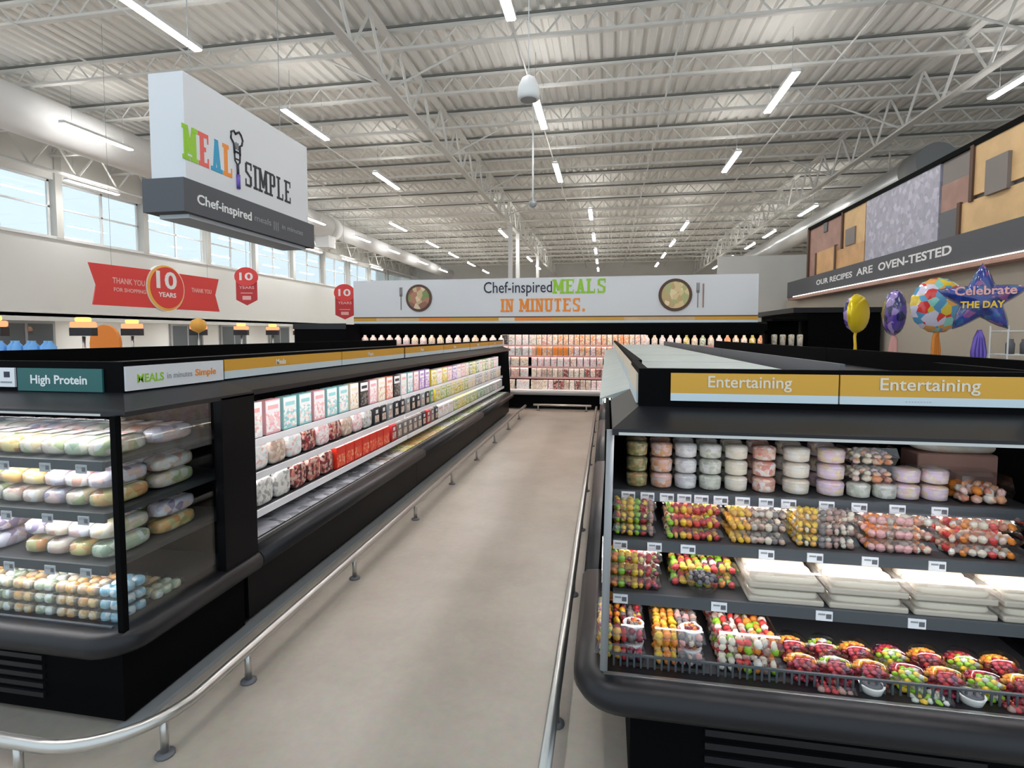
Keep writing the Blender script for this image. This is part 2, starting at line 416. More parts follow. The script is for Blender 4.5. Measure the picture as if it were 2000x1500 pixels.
# open web joists across (x), girders along (y)
def truss(length, z0, z1, pitch, axis, t=.05, web=.018):
    b = MB()
    def bx(a0, a1, c0, c1, zz0, zz1, m='truss_paint'):
        if axis == 'x': b.box(a0, a1, c0, c1, zz0, zz1, m)
        else: b.box(c0, c1, a0, a1, zz0, zz1, m)
    bx(0, length, -t, t, z0, z0+.045); bx(0, length, -t, t, z1-.05, z1)
    n = int(length/pitch)
    for i in range(n):
        for (a0, a1, za, zb) in ((i*pitch, (i+.5)*pitch, z0+.02, z1-.02), ((i+.5)*pitch, (i+1)*pitch, z1-.02, z0+.02)):
            p = [(a0, 0, za), (a1, 0, zb)] if axis == 'x' else [(0, a0, za), (0, a1, zb)]
            b.tube(p, web, 'truss_paint', n=4)
    return b
jm = truss(XR-XL, 6.74, 7.12, .62, 'x').box(0, XR-XL, -.02, .02, 7.15, 7.19, 'deck_slot').mesh('roof_joist')
k = 0; y = 2.0
while y < YF-1:
    o = bpy.data.objects.new('roof_joist', jm); COL.objects.link(o); o.location = (XL, y, 0); struct(o, 'white open-web roof joist spanning the shop'); y += 1.87
gm = truss(YF-YN, 6.10, 7.05, 1.3, 'y', t=.075, web=.032).mesh('roof_girder')
for x in (-4.0, -15.2, 6.4):
    o = bpy.data.objects.new('roof_girder', gm); COL.objects.link(o); o.location = (x, YN, 0); struct(o, 'white roof truss running along the shop')
for x in (-13.2, -9.7, -7.6, -1.6, 1.2, 4.2, 9.6):
    b = MB(); b.tube([(x, YN, 6.72), (x, YF, 6.72)], .018, 'truss_paint', n=6)
    struct(b.obj('roof_bridging'), 'thin white rod tying the roof joists together')
b = MB()
for y in (6.3, 9.6, 13.4, 17.1, 20.8, 24.6):
    for s in (-1, 1):
        b.tube([(-4, y, 6.14), (-4+s*1.7, y+.4, 7.1)], .022, 'truss_paint', n=4)
        b.tube([(6.4, y, 6.14), (6.4+s*1.7, y+.4, 7.1)], .022, 'truss_paint', n=4)
struct(b.obj('roof_brace'), 'white diagonal braces at the roof trusses')

# left wall with clerestory windows
struct(box('wall_left', XL-.25, XL, YN, YF, 2.05, 4.42, 'wall_white'), 'long white wall under the high windows')
struct(box('trim_1', XL-.3, XL+.06, YN, YF, 1.98, 2.10, 'wall_white'))
struct(box('trim_2', XL-.26, XL+.02, YN, YF, 6.1, 7.2, 'roof_paint'))
struct(box('trim_3', XL-.2, XL+.06, YN, YF, 4.38, 4.46, 'white'))
i = 1; y = 1.35
while y < YF-3:
    r = MB().box(XL-.16, XL-.10, y+.14, y+.20, 4.42, 6.1, 'white').box(XL-.16, XL-.10, y+2.80, y+2.86, 4.42, 6.1, 'white')
    r.box(XL-.16, XL-.10, y+.14, y+2.86, 5.3, 5.35, 'white').box(XL-.16, XL-.10, y+1.47, y+1.53, 4.42, 6.1, 'white')
    r.box(XL-.16, XL-.10, y+.14, y+2.86, 4.42, 4.48, 'white').box(XL-.16, XL-.10, y+.14, y+2.86, 6.04, 6.1, 'white')
    wo_ = r.obj('window_%d' % i); struct(wo_, 'high window in the left wall')
    box('pane', XL-.135, XL-.125, y+.2, y+2.8, 4.46, 6.06, 'glass', wo_)
    struct(box('trim_%d' % (i+10), XL-.22, XL+.08, y-.10, y+.10, 4.42, 7.0, 'wall_paint'))
    i += 1; y += 3.0
# recessed lower front below the wall
struct(box('wall_left_lower', -19.2, -19, YN, YF, 0, 2.6, 'wall_white'))
struct(box('ceiling_lower', -19.2, XL, YN, YF, 2.10, 2.2, 'wall_white'))
for y in (4, 8, 12, 16, 20, 24, 28, 32):
    struct(box('trim_%d' % (60+y), -17.9, -17.1, y, y+1.6, 2.06, 2.095, 'soffit_fill_glow'))  # added glowing panels, put in to brighten the recess below the soffit
for j, y in enumerate((13.6, 20.5, 23.6, 27.5)):
    d = box('door_%d' % (j+1), -18.98, -18.9, y, y+1.9, 0, 2.05, 'mid_grey'); struct(d, 'glazed entrance door beneath the wall')
    box('pane', -18.92, -18.88, y+.1, y+.9, .1, 1.95, 'dark_glass', d); box('pane', -18.92, -18.88, y+1.0, y+1.8, .1, 1.95, 'dark_glass', d)
struct(box('wall_back', -19, XR, YF, YF+.2, 0, 7.3, 'wall_paint'), 'far grey wall of the shop')
struct(box('wall_right', XR, XR+.2, YN, YF, 0, 7.3, 'wall_paint'), 'right wall of the shop')
struct(box('wall_partition', 3.4, XR-.1, 17.6, 17.8, 0, 4.0, 'wall_paint'), 'grey partition wall beyond the bakery')
struct(box('wall_bakery', 5.35, 5.5, 4.0, 17.5, 0, 2.6, 'beige'), 'beige wall under the bakery sign')

# columns
cm = MB().box(-.08, .08, -.08, .08, 0, 6.12, 'white').box(-.2, .2, -.2, .2, 0, .02, 'steel').mesh('column')
for y in (13.0+9.1, 24.0, 31.0):
    o = bpy.data.objects.new('support_column', cm); COL.objects.link(o); o.location = (-4.0, y, 0)
    struct(o, 'square white steel column under the roof truss')
# ducts
b = MB(); b.tube([(-12, YN+.5, 6.2), (-12, 21.5, 6.2)], .47, 'duct_white', n=24)
b.tube([(-12, 21.5, 6.2), (-12, 22.1, 6.2)], .50, 'duct_white', n=24); b.tube([(-12, 22.1, 6.2), (-12, 40, 6.2)], .36, 'duct_white', n=24)
b.box(-12.3, -11.7, 21.2, 21.8, 5.3, 5.8, 'duct_white')
tag(b.obj('air_duct'), 'long round white air duct below the roof on the left', 'duct')
b = MB(); b.tube([(8.3, 16.5, 6.0), (8.3, 40, 6.0)], .42, 'galv', n=24); b.tube([(8.3, 15.6, 6.0), (8.3, 16.5, 6.0)], .5, 'mid_grey', n=24)
for y in (18, 24, 30, 36): b.box(8.28, 8.32, y, y+.04, 6.3, 7.22, 'truss_paint')
tag(b.obj('air_duct'), 'shiny round metal air duct above the right-hand sign', 'duct')

# ceiling lights
lt = thing('ceiling_light', '', 'ceiling light')
b = MB().box(-.07, .07, -.82, .82, .02, .075, 'white'); b.obj('housing', lt)
b = MB().box(-.055, .055, -.81, .81, 0, .02, 'lamp'); b.obj('diffuser', lt)
MB().box(-.05, .05, -.80, .80, .075, .082, 'roof_fill_glow').obj('added_roof_fill', lt)  # added glow on the housing top, only there to brighten the roof
for s in (-.6, .6): MB().tube([(0, s, .07), (0, s, .86)], .004, 'mid_grey', n=4).obj('hanger', lt)
rows = [(-6.18, [6.6, 10.4, 14.5], 'in the near row just left of the aisle'), (-1.34, [2.4, 6.65, 10.6, 14.6], 'in the near row above the aisle'),
        (3.04, [2.6, 6.6, 10.55, 14.45, 22.6, 26.7, 30.8, 34.8], 'in the row above the right-hand cases'),
        (6.9, [6.6, 10.6, 20.5, 25.0, 28.2, 32.6, 36.6], 'in the row nearest the right-hand sign'),
        (-11.05, [2.4, 6.4, 10.2, 18.9, 23.0, 26.6, 31.2, 35.3], 'in the row beside the white duct'),
        (-15.0, [2.6, 6.4, 13.6, 18.0, 22.4, 25.6, 29.6, 33.4], 'in the row along the high windows'),
        (-8.35, [20.7, 25.0, 28.6, 32.5, 36.5], 'in the far row left of the white columns'),
        (-.62, [19.8, 24.5, 28.6, 32.6, 36.6], 'in the far row above the back case'),
        (-4.45, [22.9, 30.9, 34.8], 'in the far row beside the white columns'), (-6.18, [2.4], 'left of the aisle'), ]
first = True
for x, ys, where in rows:
    for j, y in enumerate(ys):
        o = lt if first else copy_tree(lt); first = False
        o.location = (x, y, 5.9)
        tag(o, ('linear LED ceiling light %s, %s nearest' % (where, ordw(j+1))) if len(ys) > 1 else 'linear LED ceiling light overhead left of the aisle', 'ceiling light', 'ceiling lights')

# pendant speaker and hanging rod
t = thing('pendant_speaker', 'white bell-shaped pendant speaker hanging above the aisle', 'speaker', (-.88, 6.0, 4.19))
MB().lathe([(.09, 0), (.12, .01), (.125, .06), (.11, .16), (.075, .23), (.03, .26)], 'white', n=24).obj('shade', t)
MB().lathe([(.09, -.004), (.09, .004)], 'mid_grey', n=24).obj('grille', t)
MB().tube([(0, 0, .25), (0, 0, 2.9)], .006, 'white', n=6).obj('cable', t)
t = thing('camera_pendant', 'thin white ceiling rod with a small dome camera, behind the pendant speaker', 'camera', (-1.66, 12.0, 4.42))
MB().tube([(0, 0, .1), (0, 0, 2.3)], .022, 'white', n=8).obj('rod', t)
MB().lathe([(.02, 0), (.07, .03), (.09, .08), (.09, .13), (.03, .15)], 'mid_grey', n=16).obj('dome', t)

# ------------------------------------------------------------------ refrigerated cases
BUMP = [(0, .0), (.05, .005), (.065, .03), (.065, .06), (.045, .085), (0, .09), (-.08, .09), (-.08, 0)]
def arc(cx, cy, r, a0, a1, n=8):
    return [(cx+r*math.cos(math.radians(a0+(a1-a0)*i/n)), cy+r*math.sin(math.radians(a0+(a1-a0)*i/n))) for i in range(n+1)]
def ends(D, wall=.03):
    return [(.16, .45), (.05+wall, .45), (.26, 1.30), (D, 1.30), (D, .1), (.16, .1)]
def tagstrip(parent, xs, y, z, w=.045, h=.03, tilt=0.):
    for x in xs:
        MB().box(x, x+w, y-.004, y, z, z+h, 'tag_white').box(x+.006, x+w*.55, y-.0048, y-.0038, z+h*.6, z+h*.78, 'mid_grey').box(x+w*.6, x+w*.92, y-.0048, y-.0038, z+h*.25, z+h*.75, 'slate').obj('price_tag', parent)
def aisle_case(label, L, D, loc, rotz, shelves, header, deckz=.425, simple=False, end=(True, True), group=None, case_name='refrigerated_case', canopy_mat='charcoal'):
    """local: u = x 0..L, depth = y (0 at bumper, back at D), opening faces -y"""
    t = thing(case_name, label, 'refrigerated case', loc, rotz, group)
    # outer shell
    b = MB().prism([(.13, .03), (D, .03), (D, 1.40), (D-.05, 1.40), (D-.05, deckz-.03), (.13, deckz-.03)], 0, L, 'black')
    b.box(0, L, .10, .13, .06, .36, 'black_gloss')
    b.obj('body', t)
    b = MB().sweep([(0, .065), (L, .065)], BUMP, 'charcoal', z=.345); b.obj('bumper', t)
    b = MB().box(0, L, .10, .115, .425, .455, 'steel').box(0, L, .115, D-.05, deckz-.03, deckz, 'dark_grey'); b.obj('deck', t)
    # canopy: slanted front, header
    b = MB().prism([(.07, 1.272), (.07, 1.300), (.22, 1.352), (.22, 1.36), (D, 1.40), (D, 1.37), (.30, 1.32), (.085, 1.298), (.085, 1.272)], 0, L, canopy_mat)
    b.obj('canopy', t)
    hb = MB().box(0, L, .22, .26, 1.34, 1.48, 'black').obj('header', t)
    header(hb, L)
    if simple: return t
    MB().box(.02, L-.02, .092, .12, 1.278, 1.290, 'strip').obj('light_strip', t)
    for z, yf in shelves:
        sh = MB().box(.01, L-.01, yf, D-.06, z-.022, z, 'dark_grey').obj('shelf', t)
        MB().box(.01, L-.01, yf-.012, yf, z-.038, z+.004, 'tag_white').obj('price_rail', sh)
        if z > .6: MB().box(.02, L-.02, yf+.005, yf+.02, z-.032, z-.023, 'shelf_strip').obj('light_strip', sh)
    for on, (x0, x1) in zip(end, ((0, .012), (L-.012, L))):
        if on: MB().prism([(.16, .40), (.07, .44), (.11, 1.27), (D-.02, 1.34), (D-.02, .40)], x0, x1, 'black').obj('end_panel', t)
    return t

# --- left aisle run (faces +x) : loc x=-1.80, u along +y
def hdr_left(i):
    def f(h, L):
        if i == 0:
            MB().box(.0, .0+.001, .216, .219, 1.36, 1.46, 'white').obj('sign_edge', h)
        for a in range(int(L/1.29)):
            u0, u1 = a*1.29+.01, min(L, (a+1)*1.29)-.005
            p = MB().box(u0, u1, .212, .22, 1.40, 1.462, 'mustard').box(u0, u1, .212, .22, 1.358, 1.40, 'light_blue_band').obj('sign_panel', h)
            text('Meals', .045, 'white', parent=p, M=TM((u0+.45, .211, 1.412), '-y'), bold=.0008, ext=.0005)
    return f
SH_L = [(.965, .27), (.775, .235), (.565, .205)]
names = ['nearest', 'middle', 'farthest']
for i in range(3):
    aisle_case('black open refrigerated case along the left of the aisle, %s of three' % names[i], 2.6, 1.35, (-1.80, 2.52+i*2.605, 0), PI/2, SH_L, hdr_left(i), end=(i == 0, i == 2), group='left aisle cases')
def no_hdr(h, L): pass
for i in range(3):
    aisle_case('black back-to-back case behind the left aisle row, %s of three' % names[i], 2.6, 1.3, (-4.5, 2.52+(i+1)*2.605, 0), -PI/2, SH_L, no_hdr, simple=True, group='rear left cases')
# --- right aisle run (faces -x)
def hdr_right(h, L):
    for a in range(2):
        p = MB().box(a*L/2+.01, (a+1)*L/2-.01, .212, .22, 1.405, 1.462, 'cream').box(a*L/2+.01, (a+1)*L/2-.01, .212, .22, 1.358, 1.405, 'light_blue_band').obj('sign_panel', h)
for i in range(3):
    tt = aisle_case('black open refrigerated case along the right of the aisle, %s of three' % names[i], 2.4, 1.08, (-.10, 2.50+(i+1)*2.405, 0), -PI/2, SH_L, hdr_right, canopy_mat='pan', end=(i == 2, i == 0), group='right aisle cases')  # pale canopy colour has the ceiling's reflection painted in
    MB().box(.02, 1.19, .27, 1.02, 1.402, 1.412, 'pan').box(1.21, 2.38, .27, 1.02, 1.402, 1.412, 'pan').obj('top_cover', tt)
for i in range(3):
    tt = aisle_case('black case backing onto the right aisle row, %s of three' % names[i], 2.4, 1.1, (2.09, 2.50+i*2.405, 0), PI/2, SH_L, no_hdr, simple=True, group='rear right cases')
    p = MB()
    for a in range(8): p.tube([(.16+a*.3, 1.095, 1.36), (.16+a*.3, 1.13, 1.36)], .075, 'black', n=20)
    MB().box(0, 2.4, 1.08, 1.10, 1.36, 1.47, 'slate').obj('rear_panel', tt)

# --- end caps
def end_cap(nm, label, x0, x1, y0, y1, side, shelves, deckz, kind):
    """opening faces -y; side = +1: open aisle side is at x1 (left island), -1: at x0 (right island)"""
    t = thing('end_cap_case', label, 'refrigerated case', ((x0+x1)/2, y0, 0))
    ox, oy = (x0+x1)/2, y0
    X = lambda v: v-ox
    D = y1-y0; a, c = X(x0), X(x1)
    # lower body
    b = MB()
    ins = .12 if kind == 'left' else .19
    fb = .13 if kind == 'left' else .17
    b.box(a+ins, c-ins, fb, D, .03, deckz-.05, 'black'); b.obj('body', t)
    g = MB()
    if kind == 'left':
        for k in range(7): g.box(-.9, c-.5, fb-.012, fb, .09+k*.04, .11+k*.04, 'charcoal')
    else:
        for k in range(8): g.box(a+.43, c-.42, fb-.012, fb, .06+k*.045, .082+k*.045, 'charcoal')
    g.obj('grille', t)
    R = .10
    if kind == 'left': path = [(a+.07, D)]+arc(a+.07+R, .065+R, R, 180, 270)+arc(c-.065-R, .065+R, R, -90, 0)+[(c-.065, D)]
    else: path = [(a+.065, D)]+arc(a+.065+R, .065+R, R, 180, 270)+arc(c-.065-R, .065+R, R, -90, 0)+[(c-.065, D)]
    MB().sweep(path, BUMP, 'charcoal', z=deckz-.08).obj('bumper', t)
    dk = MB().box(a+.10, c-.10, .10, D-.04, deckz-.05, deckz, 'dark_grey').obj('deck', t)
    if kind == 'right':
        b = MB()
        n = 64
        for k in range(n):
            x = a+.13+k*(c-a-.26)/n
            b.box(x, x+.006, .135, .139, deckz, deckz+.05, 'rail_grey')
        b.box(a+.12, c-.12, .133, .141, deckz+.048, deckz+.054, 'rail_grey').obj('wire_fence', dk)
        pr = MB().box(a+.10, c-.10, .085, .10, deckz-.03, deckz+.012, 'steel').obj('price_rail', dk)
        tagstrip(dk, [a+.11, a+.17, a+.62, a+.79], .084, deckz-.032, w=.055, h=.036)
    else:
        MB().box(a+.10, c-.12, .088, .10, deckz-.02, deckz+.015, 'rail_grey').obj('price_rail', dk)
        tagstrip(dk, [c-.235, c-.37, c-.52, c-.8], .086, deckz-.045, w=.055, h=.045)
    # back wall of the case
    MB().box(a+.1, c-.1, D-.04, D, deckz-.05, 1.30, 'black').obj('back_panel', t)
    # shelves
    for z, yf in shelves:
        sh = MB().box(a+.13, c-.13, yf, D-.05, z-.022, z, 'dark_grey').obj('shelf', t)
        MB().box(a+.13, c-.13, yf-.012, yf, z-.034, z+.004, 'rail_grey').obj('price_rail', sh)
        MB().box(a+.16, c-.16, yf+.004, yf+(.04 if kind == 'left' else .024), z-.030, z-.023, 'shelf_strip').obj('light_strip', sh)
        if kind == 'right':
            xs = {0: [.06, .13, .20, .262, .322, .39, .465, .545, .62, .745, .85, .97, 1.1], 1: [.03, .15, .265, .525, .68, .85, 1.05], 2: [.03, .355, .68, .95]}[shelves.index((z, yf))]
            tagstrip(sh, [x+.0-ox+.10*0 for x in xs], yf-.012, z-.032, w=.05, h=.031)
        else:
            tagstrip(sh, [c-.25, c-.42, c-.62, c-.85], yf-.012, z-.045, w=.05, h=.035)
    # canopy as a hipped ring: lip at z 1.29, up to the header at 1.355
    cb = MB()
    lip, hd = .10, .27
    lx = .03 if kind == 'left' else .12     # lip inset from the bumper on the sides
    lo = [(a+lx, D), (a+lx, lip), (c-lx, lip), (c-lx, D)]
    up = [(a+hd-.06, D), (a+hd-.06, hd), (c-hd+.06, hd), (c-hd+.06, D)]
    for dz in (0,):
        A = [cb.bm.verts.new((*p, 1.300)) for p in lo]; B = [cb.bm.verts.new((*p, 1.352)) for p in up]
        A2 = [cb.bm.verts.new((*p, 1.280)) for p in lo]; B2 = [cb.bm.verts.new((*p, 1.310)) for p in up]
        fs = []
        for i in range(3):
            fs += [cb.bm.faces.new((A[i], A[i+1], B[i+1], B[i])), cb.bm.faces.new((A2[i], A[i], A[i+1], A2[i+1])), cb.bm.faces.new((A2[i], A2[i+1], B2[i+1], B2[i]))]
        cb._f(fs, 'charcoal')
    cb.box(a+hd-.06, c-hd+.06, hd, D, 1.31, 1.352, 'black')
    cb.obj('canopy', t)
    MB().box(a+.14, c-.14, lip-.002, lip+.004, 1.281, 1.290, 'steel').obj('canopy_trim', t)
    MB().box(a+.16, c-.16, lip+.012, lip+(.08 if kind == 'left' else .05), 1.284, 1.292, 'strip').obj('light_strip', t)
    # header box
    hx0, hx1 = a+hd-.06, c-hd+.06
    hh = MB().box(hx0, hx1, hd, hd+.03, 1.352, 1.482, 'black').box(hx0, hx0+.03, hd+.03, D, 1.352, 1.482, 'black').box(hx1-.03, hx1, hd+.03, D, 1.352, 1.482, 'black').obj('header', t)
    return t, hh, ox, oy

# left end cap
LX0, LX1, LY0, LY1 = -4.55, -1.79, 1.64, 2.50
tL, hL, ox, oy = end_cap('left', 'black end-cap case with packed wraps, left of the aisle', LX0, LX1, LY0, LY1, 1, [(1.10, .10), (.895, .10), (.685, .10)], .43, 'left')
c = LX1-ox
MB().box(c-.075, c-.05, .075, .10, .42, 1.285, 'black').obj('corner_post', tL)
MB().box(c-.066, c-.060, .10, .84, .43, 1.285, 'glass').obj('side_glass', tL)
MB().box(LX0-ox+.1, c-.075, .084, .088, .47, 1.27, 'glass').obj('front_glass', tL)
MB().prism([(.62, .42), (.62+.0, 1.29), (.86, 1.29), (.86, .42)], c-.075, c-.03, 'black_gloss').obj('end_panel', tL)
s = MB().box(-2.53-ox, -2.095-ox, .262, .27, 1.353, 1.452, 'teal').obj('sign_panel', hL)
text('High Protein', .052, 'white', parent=s, M=TM((-2.46-ox, .261, 1.386), '-y'), bold=.0012, ext=.0005, width=.29)
s = MB().box(-2.86-ox, -2.545-ox, .262, .27, 1.368, 1.452, 'tag_white').obj('sign_panel', hL)
MB().box(-2.60-ox, -2.57-ox, .2605, .262, 1.41, 1.435, 'navy_ink').obj('emblem', s)
MB().box(-2.62-ox, -2.56-ox, .2605, .262, 1.385, 1.392, 'mid_grey').obj('underline', s)
s = MB().box(-2.0-ox-.000, -1.992-ox, .275, .855, 1.358, 1.462, 'sign_white').obj('sign_panel', hL)
text('MEALS', .052, 'green', parent=s, M=TM((-1.991-ox, .33, 1.390), '+x'), bold=.001, ext=.0005, width=.14)
text('in minutes', .040, 'mid_grey', parent=s, M=TM((-1.991-ox, .49, 1.395), '+x'), ext=.0005, width=.15)
text('Simple', .045, 'orange', parent=s, M=TM((-1.991-ox, .66, 1.395), '+x'), bold=.001, ext=.0005, width=.14)

# right end cap
RX0, RX1, RY0, RY1 = -.10, 1.56, 1.60, 2.46
tR, hR, rx, ry = end_cap('right', 'black end-cap case with fruit trays and a yellow header sign, right of the aisle', RX0, RX1, RY0, RY1, -1, [(1.01, .43), (.855, .34), (.70, .25)], .495, 'right')
a = RX0-rx; c = RX1-rx
for sgn, xx in ((0, a+.105), (1, c-.105)):
    b = MB(); b.prism([(.10, .495), (.145, 1.285), (.84, 1.31), (.84, .495)], xx-.008, xx+.008, 'black'); b.obj('end_panel', tR)
    b = MB(); b.tube([(xx-.005, .07, .53), (xx+.01 if not sgn else xx-.01, .14, 1.29)], .014, 'mid_grey', n=6); b.obj('corner_post', tR)
y_ = .262
s = MB().box(.215-rx, .735-rx, y_, .27, 1.40, 1.468, 'mustard').box(.215-rx, .735-rx, y_, .27, 1.374, 1.40, 'light_blue_band').obj('sign_panel', hR)
text('Entertaining', .055, 'cream', parent=s, M=TM((.335-rx, y_-.002, 1.422), '-y'), bold=.0006, ext=.0005, width=.26)
s = MB().box(.74-rx, 1.268-rx, y_, .27, 1.40, 1.468, 'mustard').box(.74-rx, 1.268-rx, y_, .27, 1.374, 1.40, 'light_blue_band').obj('sign_panel', hR)
text('Entertaining', .055, 'cream', parent=s, M=TM((.855-rx, y_-.002, 1.422), '-y'), bold=.0006, ext=.0005, width=.28)
text('- - - - - - - - -', .014, 'mid_grey', parent=s, M=TM((.93-rx, y_-.001, 1.383), '-y'), ext=.0005)
s = MB().box(a+.202, a+.209, .30, .855, 1.40, 1.462, 'cream').box(a+.202, a+.209, .30, .855, 1.36, 1.40, 'light_blue_band').obj('sign_panel', hR)
MB().box(a+.25, c-.25, .31, .82, 1.40, 1.412, 'pan').obj('top_cover', tR)

# --- back case, faces -y
BX0, BX1, BY = -5.65, 3.12, 11.15
def hdr_none(h, L): pass
t = thing('refrigerated_case', 'long black wall case of packed meals across the end of the aisle', 'refrigerated case', (BX0, BY, 0))
L_ = BX1-BX0
MB().box(0, L_, .10, 1.0, .03, .30, 'black').box(0, L_, .92, 1.0, .3, 1.85, 'black').obj('body', t)
MB().sweep([(0, .065), (L_, .065)], BUMP, 'mid_grey', z=.30).obj('bumper', t)
MB().box(0, L_, .12, .92, .34, .40, 'tag_white').obj('deck', t)
MB().prism([(.10, 1.60), (.10, 1.80), (.2, 1.84), (1.0, 1.84), (1.0, 1.66), (.13, 1.66), (.13, 1.60)], 0, L_, 'black').obj('canopy', t)
MB().box(.02, L_-.02, .14, .18, 1.64, 1.655, 'warm_strip').obj('light_strip', t)
for z in (1.36, 1.13, .90, .67):
    sh = MB().box(0, L_, .24, .92, z-.02, z, 'mid_grey').obj('shelf', t)
    MB().box(0, L_, .228, .24, z-.035, z+.004, 'pink').obj('price_rail', sh)
    MB().box(.02, L_-.02, .245, .265, z-.03, z-.021, 'warm_strip').obj('light_strip', sh)
for x in (0, L_-.05): MB().box(x, x+.05, .10, .92, .30, 1.66, 'black').obj('end_panel', t)
# header sign above the back case
t = thing('header_sign', 'long white sign reading Chef-inspired MEALS IN MINUTES above the back case', 'sign', (BX0, BY+.15, 1.85))
W_ = L_-.17
p = MB().box(0, W_, 0, .9, .0, .94, 'sign_white').obj('board', t)
st = MB()
xx = 0.
for wd, mm in ((.55, 'mustard'), (1.0, 'tan_light'), (.7, 'orange'), (1.1, 'mustard'), (.35, 'cream'), (.8, 'orange'), (1.5, 'mustard'), (1.4, 'tan_light'), (1.2, 'mustard')):
    x1 = min(W_, xx+wd); st.box(xx, x1, -.012, 0, .03, .10, mm); xx = x1
st.box(0, W_, -.012, 0, .10, .125, 'brown_edge').box(0, W_, -.012, 0, -.02, .03, 'light_blue_band').obj('trim_strip', t)
ox_ = -BX0
text('Chef-inspired', .34, 'navy_ink', parent=t, M=TM((-2.63+ox_, -.004, .63), '-y'), bold=.002, ext=.002, width=1.48)
slab_text('MEALS', .30, 1.08, 'green', (-1.12+ox_, -.004, .60), '-y', t, st=.22, sf=.14)
slab_text('IN MINUTES.', .28, 1.78, 'orange', (-2.24+ox_, -.004, .22), '-y', t, st=.22, sf=.14)
text('with', .07, 'mid_grey', parent=t, M=TM((-.0+ox_, -.004, .5), '-y'), ext=.001) if False else None
for cx, r, food, fx in ((-4.10, .30, 'plate_food', -.42), (1.36, .33, 'pasta_food', .44)):
    pl = MB().prism([(cx+ox_+r*math.cos(q*PI/16), .54+r*math.sin(q*PI/16)) for q in range(32)], -.02, 0, 'brown_edge', axis='y').prism([(cx+ox_+r*.82*math.cos(q*PI/16), .54+r*.82*math.sin(q*PI/16)) for q in range(32)], -.026, -.018, food, axis='y').obj('plate_picture', t)
    f = MB(); x = cx+ox_+fx
    for k in range(3): f.box(x-.03+k*.025, x-.018+k*.025, -.01, 0, .62, .78, 'taupe')
    f.box(x-.03, x+.032, -.01, 0, .58, .63, 'taupe').box(x-.008, x+.01, -.01, 0, .28, .6, 'taupe')
    if fx > 0: f.box(x+.09, x+.12, -.01, 0, .28, .76, 'rose_wood')
    f.obj('fork_picture', t)

# dark unit left of the back case
t = tag(MB().box(-6.57, -5.40, 10.4, 11.08, 0, 1.80, 'black').box(-6.59, -5.38, 10.38, 10.4, 1.70, 1.82, 'charcoal').obj('tall_cooler'), 'plain tall black cooler standing at the left end of the back case', 'cooler')

# ------------------------------------------------------------------ guard rails
def rail(path, label, zs=(.15,), posts=(), grp='floor guard rails'):
    t = thing('guard_rail', label, 'guard rail', (path[0][0], path[0][1], 0), 0, grp)
    o = Vector((path[0][0], path[0][1], 0))
    for z in zs: MB().tube([Vector((p[0], p[1], z))-o for p in path], .023, 'steel', n=10).obj('rail_tube', t)
    for x, y in posts:
        q = MB().tube([(x-o.x, y-o.y, .01), (x-o.x, y-o.y, zs[0])], .015, 'steel', n=8).obj('post', t)
        f = MB()
        f.lathe([(.035, 0), (.035, .008), (.018, .014)], 'slate', c=(x-o.x, y-o.y, 0), n=12).obj('foot', q)
lp = [(-4.6, 1.48)]+[(-1.95, 1.48)]+arc(-1.95, 1.82, .34, -90, 0, 10)+[(-1.61, 10.6)]
rail(lp, 'low steel guard rail curving round the left cases', posts=[(-2.6, 1.48), (-2.05, 1.48), (-1.64, 1.68), (-1.61, 2.12), (-1.61, 3.17), (-1.61, 4.3), (-1.61, 5.4), (-1.61, 6.5), (-1.61, 7.6), (-1.61, 8.7), (-1.61, 9.8)])
rail([(-.19, .7), (-.19, 10.6)], 'straight low steel guard rail along the right cases', posts=[(-.19, 1.0+1.1*i) for i in range(9)])
rail([(-1.5, 10.98), (-.3, 10.98)], 'short low steel guard rail in front of the back case', zs=(.12,), posts=[(-1.4, 10.98), (-.4, 10.98)])
struct(box('trim_4', -1.93, -1.86, 1.70, 10.3, 0, .02, 'mid_grey'))

# ------------------------------------------------------------------ hanging MEAL SIMPLE sign
t = thing('hanging_sign', 'large white hanging sign reading MEAL SIMPLE with a grey band below', 'sign', (-3.3, 3.55, 2.52))
sx = .15
MB().box(-sx, sx, .06, 1.74, .24, 1.05, 'sign_white').obj('board', t)
bd = MB().box(-sx-.03, sx+.03, 0, 1.80, 0, .25, 'band_grey').obj('lower_band', t)
MB().box(-sx+.02, sx-.02, .1, 1.70, -.03, 0, 'sign_white').obj('underside', t)
slab_text('MEAL', .26, .52, None, (sx, .05, .40), '+x', t, mats=['green', 'sign_red', 'sign_blue', 'orange'], W=.52, st=.24, sf=.13)
slab_text('SIMPLE', .215, .68, 'ink', (sx, .74, .385), '+x', t, W=.5, st=.17, sf=.10)
h = MB()
def T(u, z): return (sx+.003, .64+u, z)
pts = [(-.035, .62), (-.04, .70), (-.075, .735), (-.07, .79), (-.035, .81), (-.015, .785), (.0, .80), (.03, .82), (.055, .80), (.075, .76), (.06, .715), (.035, .70), (.035, .62)]
h.tube([T(*p) for p in pts], .009, 'ink', n=6); h.tube([T(-.035, .64), T(.035, .64)], .008, 'ink', n=6); h.tube([T(-.012, .66), T(-.012, .72)], .004, 'ink', n=5); h.tube([T(.012, .66), T(.012, .72)], .004, 'ink', n=5)
h.tube([T(-.035, .58), T(.035, .58)], .006, 'ink', n=6); h.tube([T(-.035, .62), T(-.03, .56), T(0, .53)], .007, 'ink', n=6); h.tube([T(.035, .62), T(.03, .56), T(0, .53)], .007, 'ink', n=6)
h.tube([T(0, .54), T(0, .45)], .013, 'navy_ink', n=6); h.tube([T(0, .45), T(0, .33)], .019, 'foil_purple', n=6)
h.obj('chef_hat_logo', t)
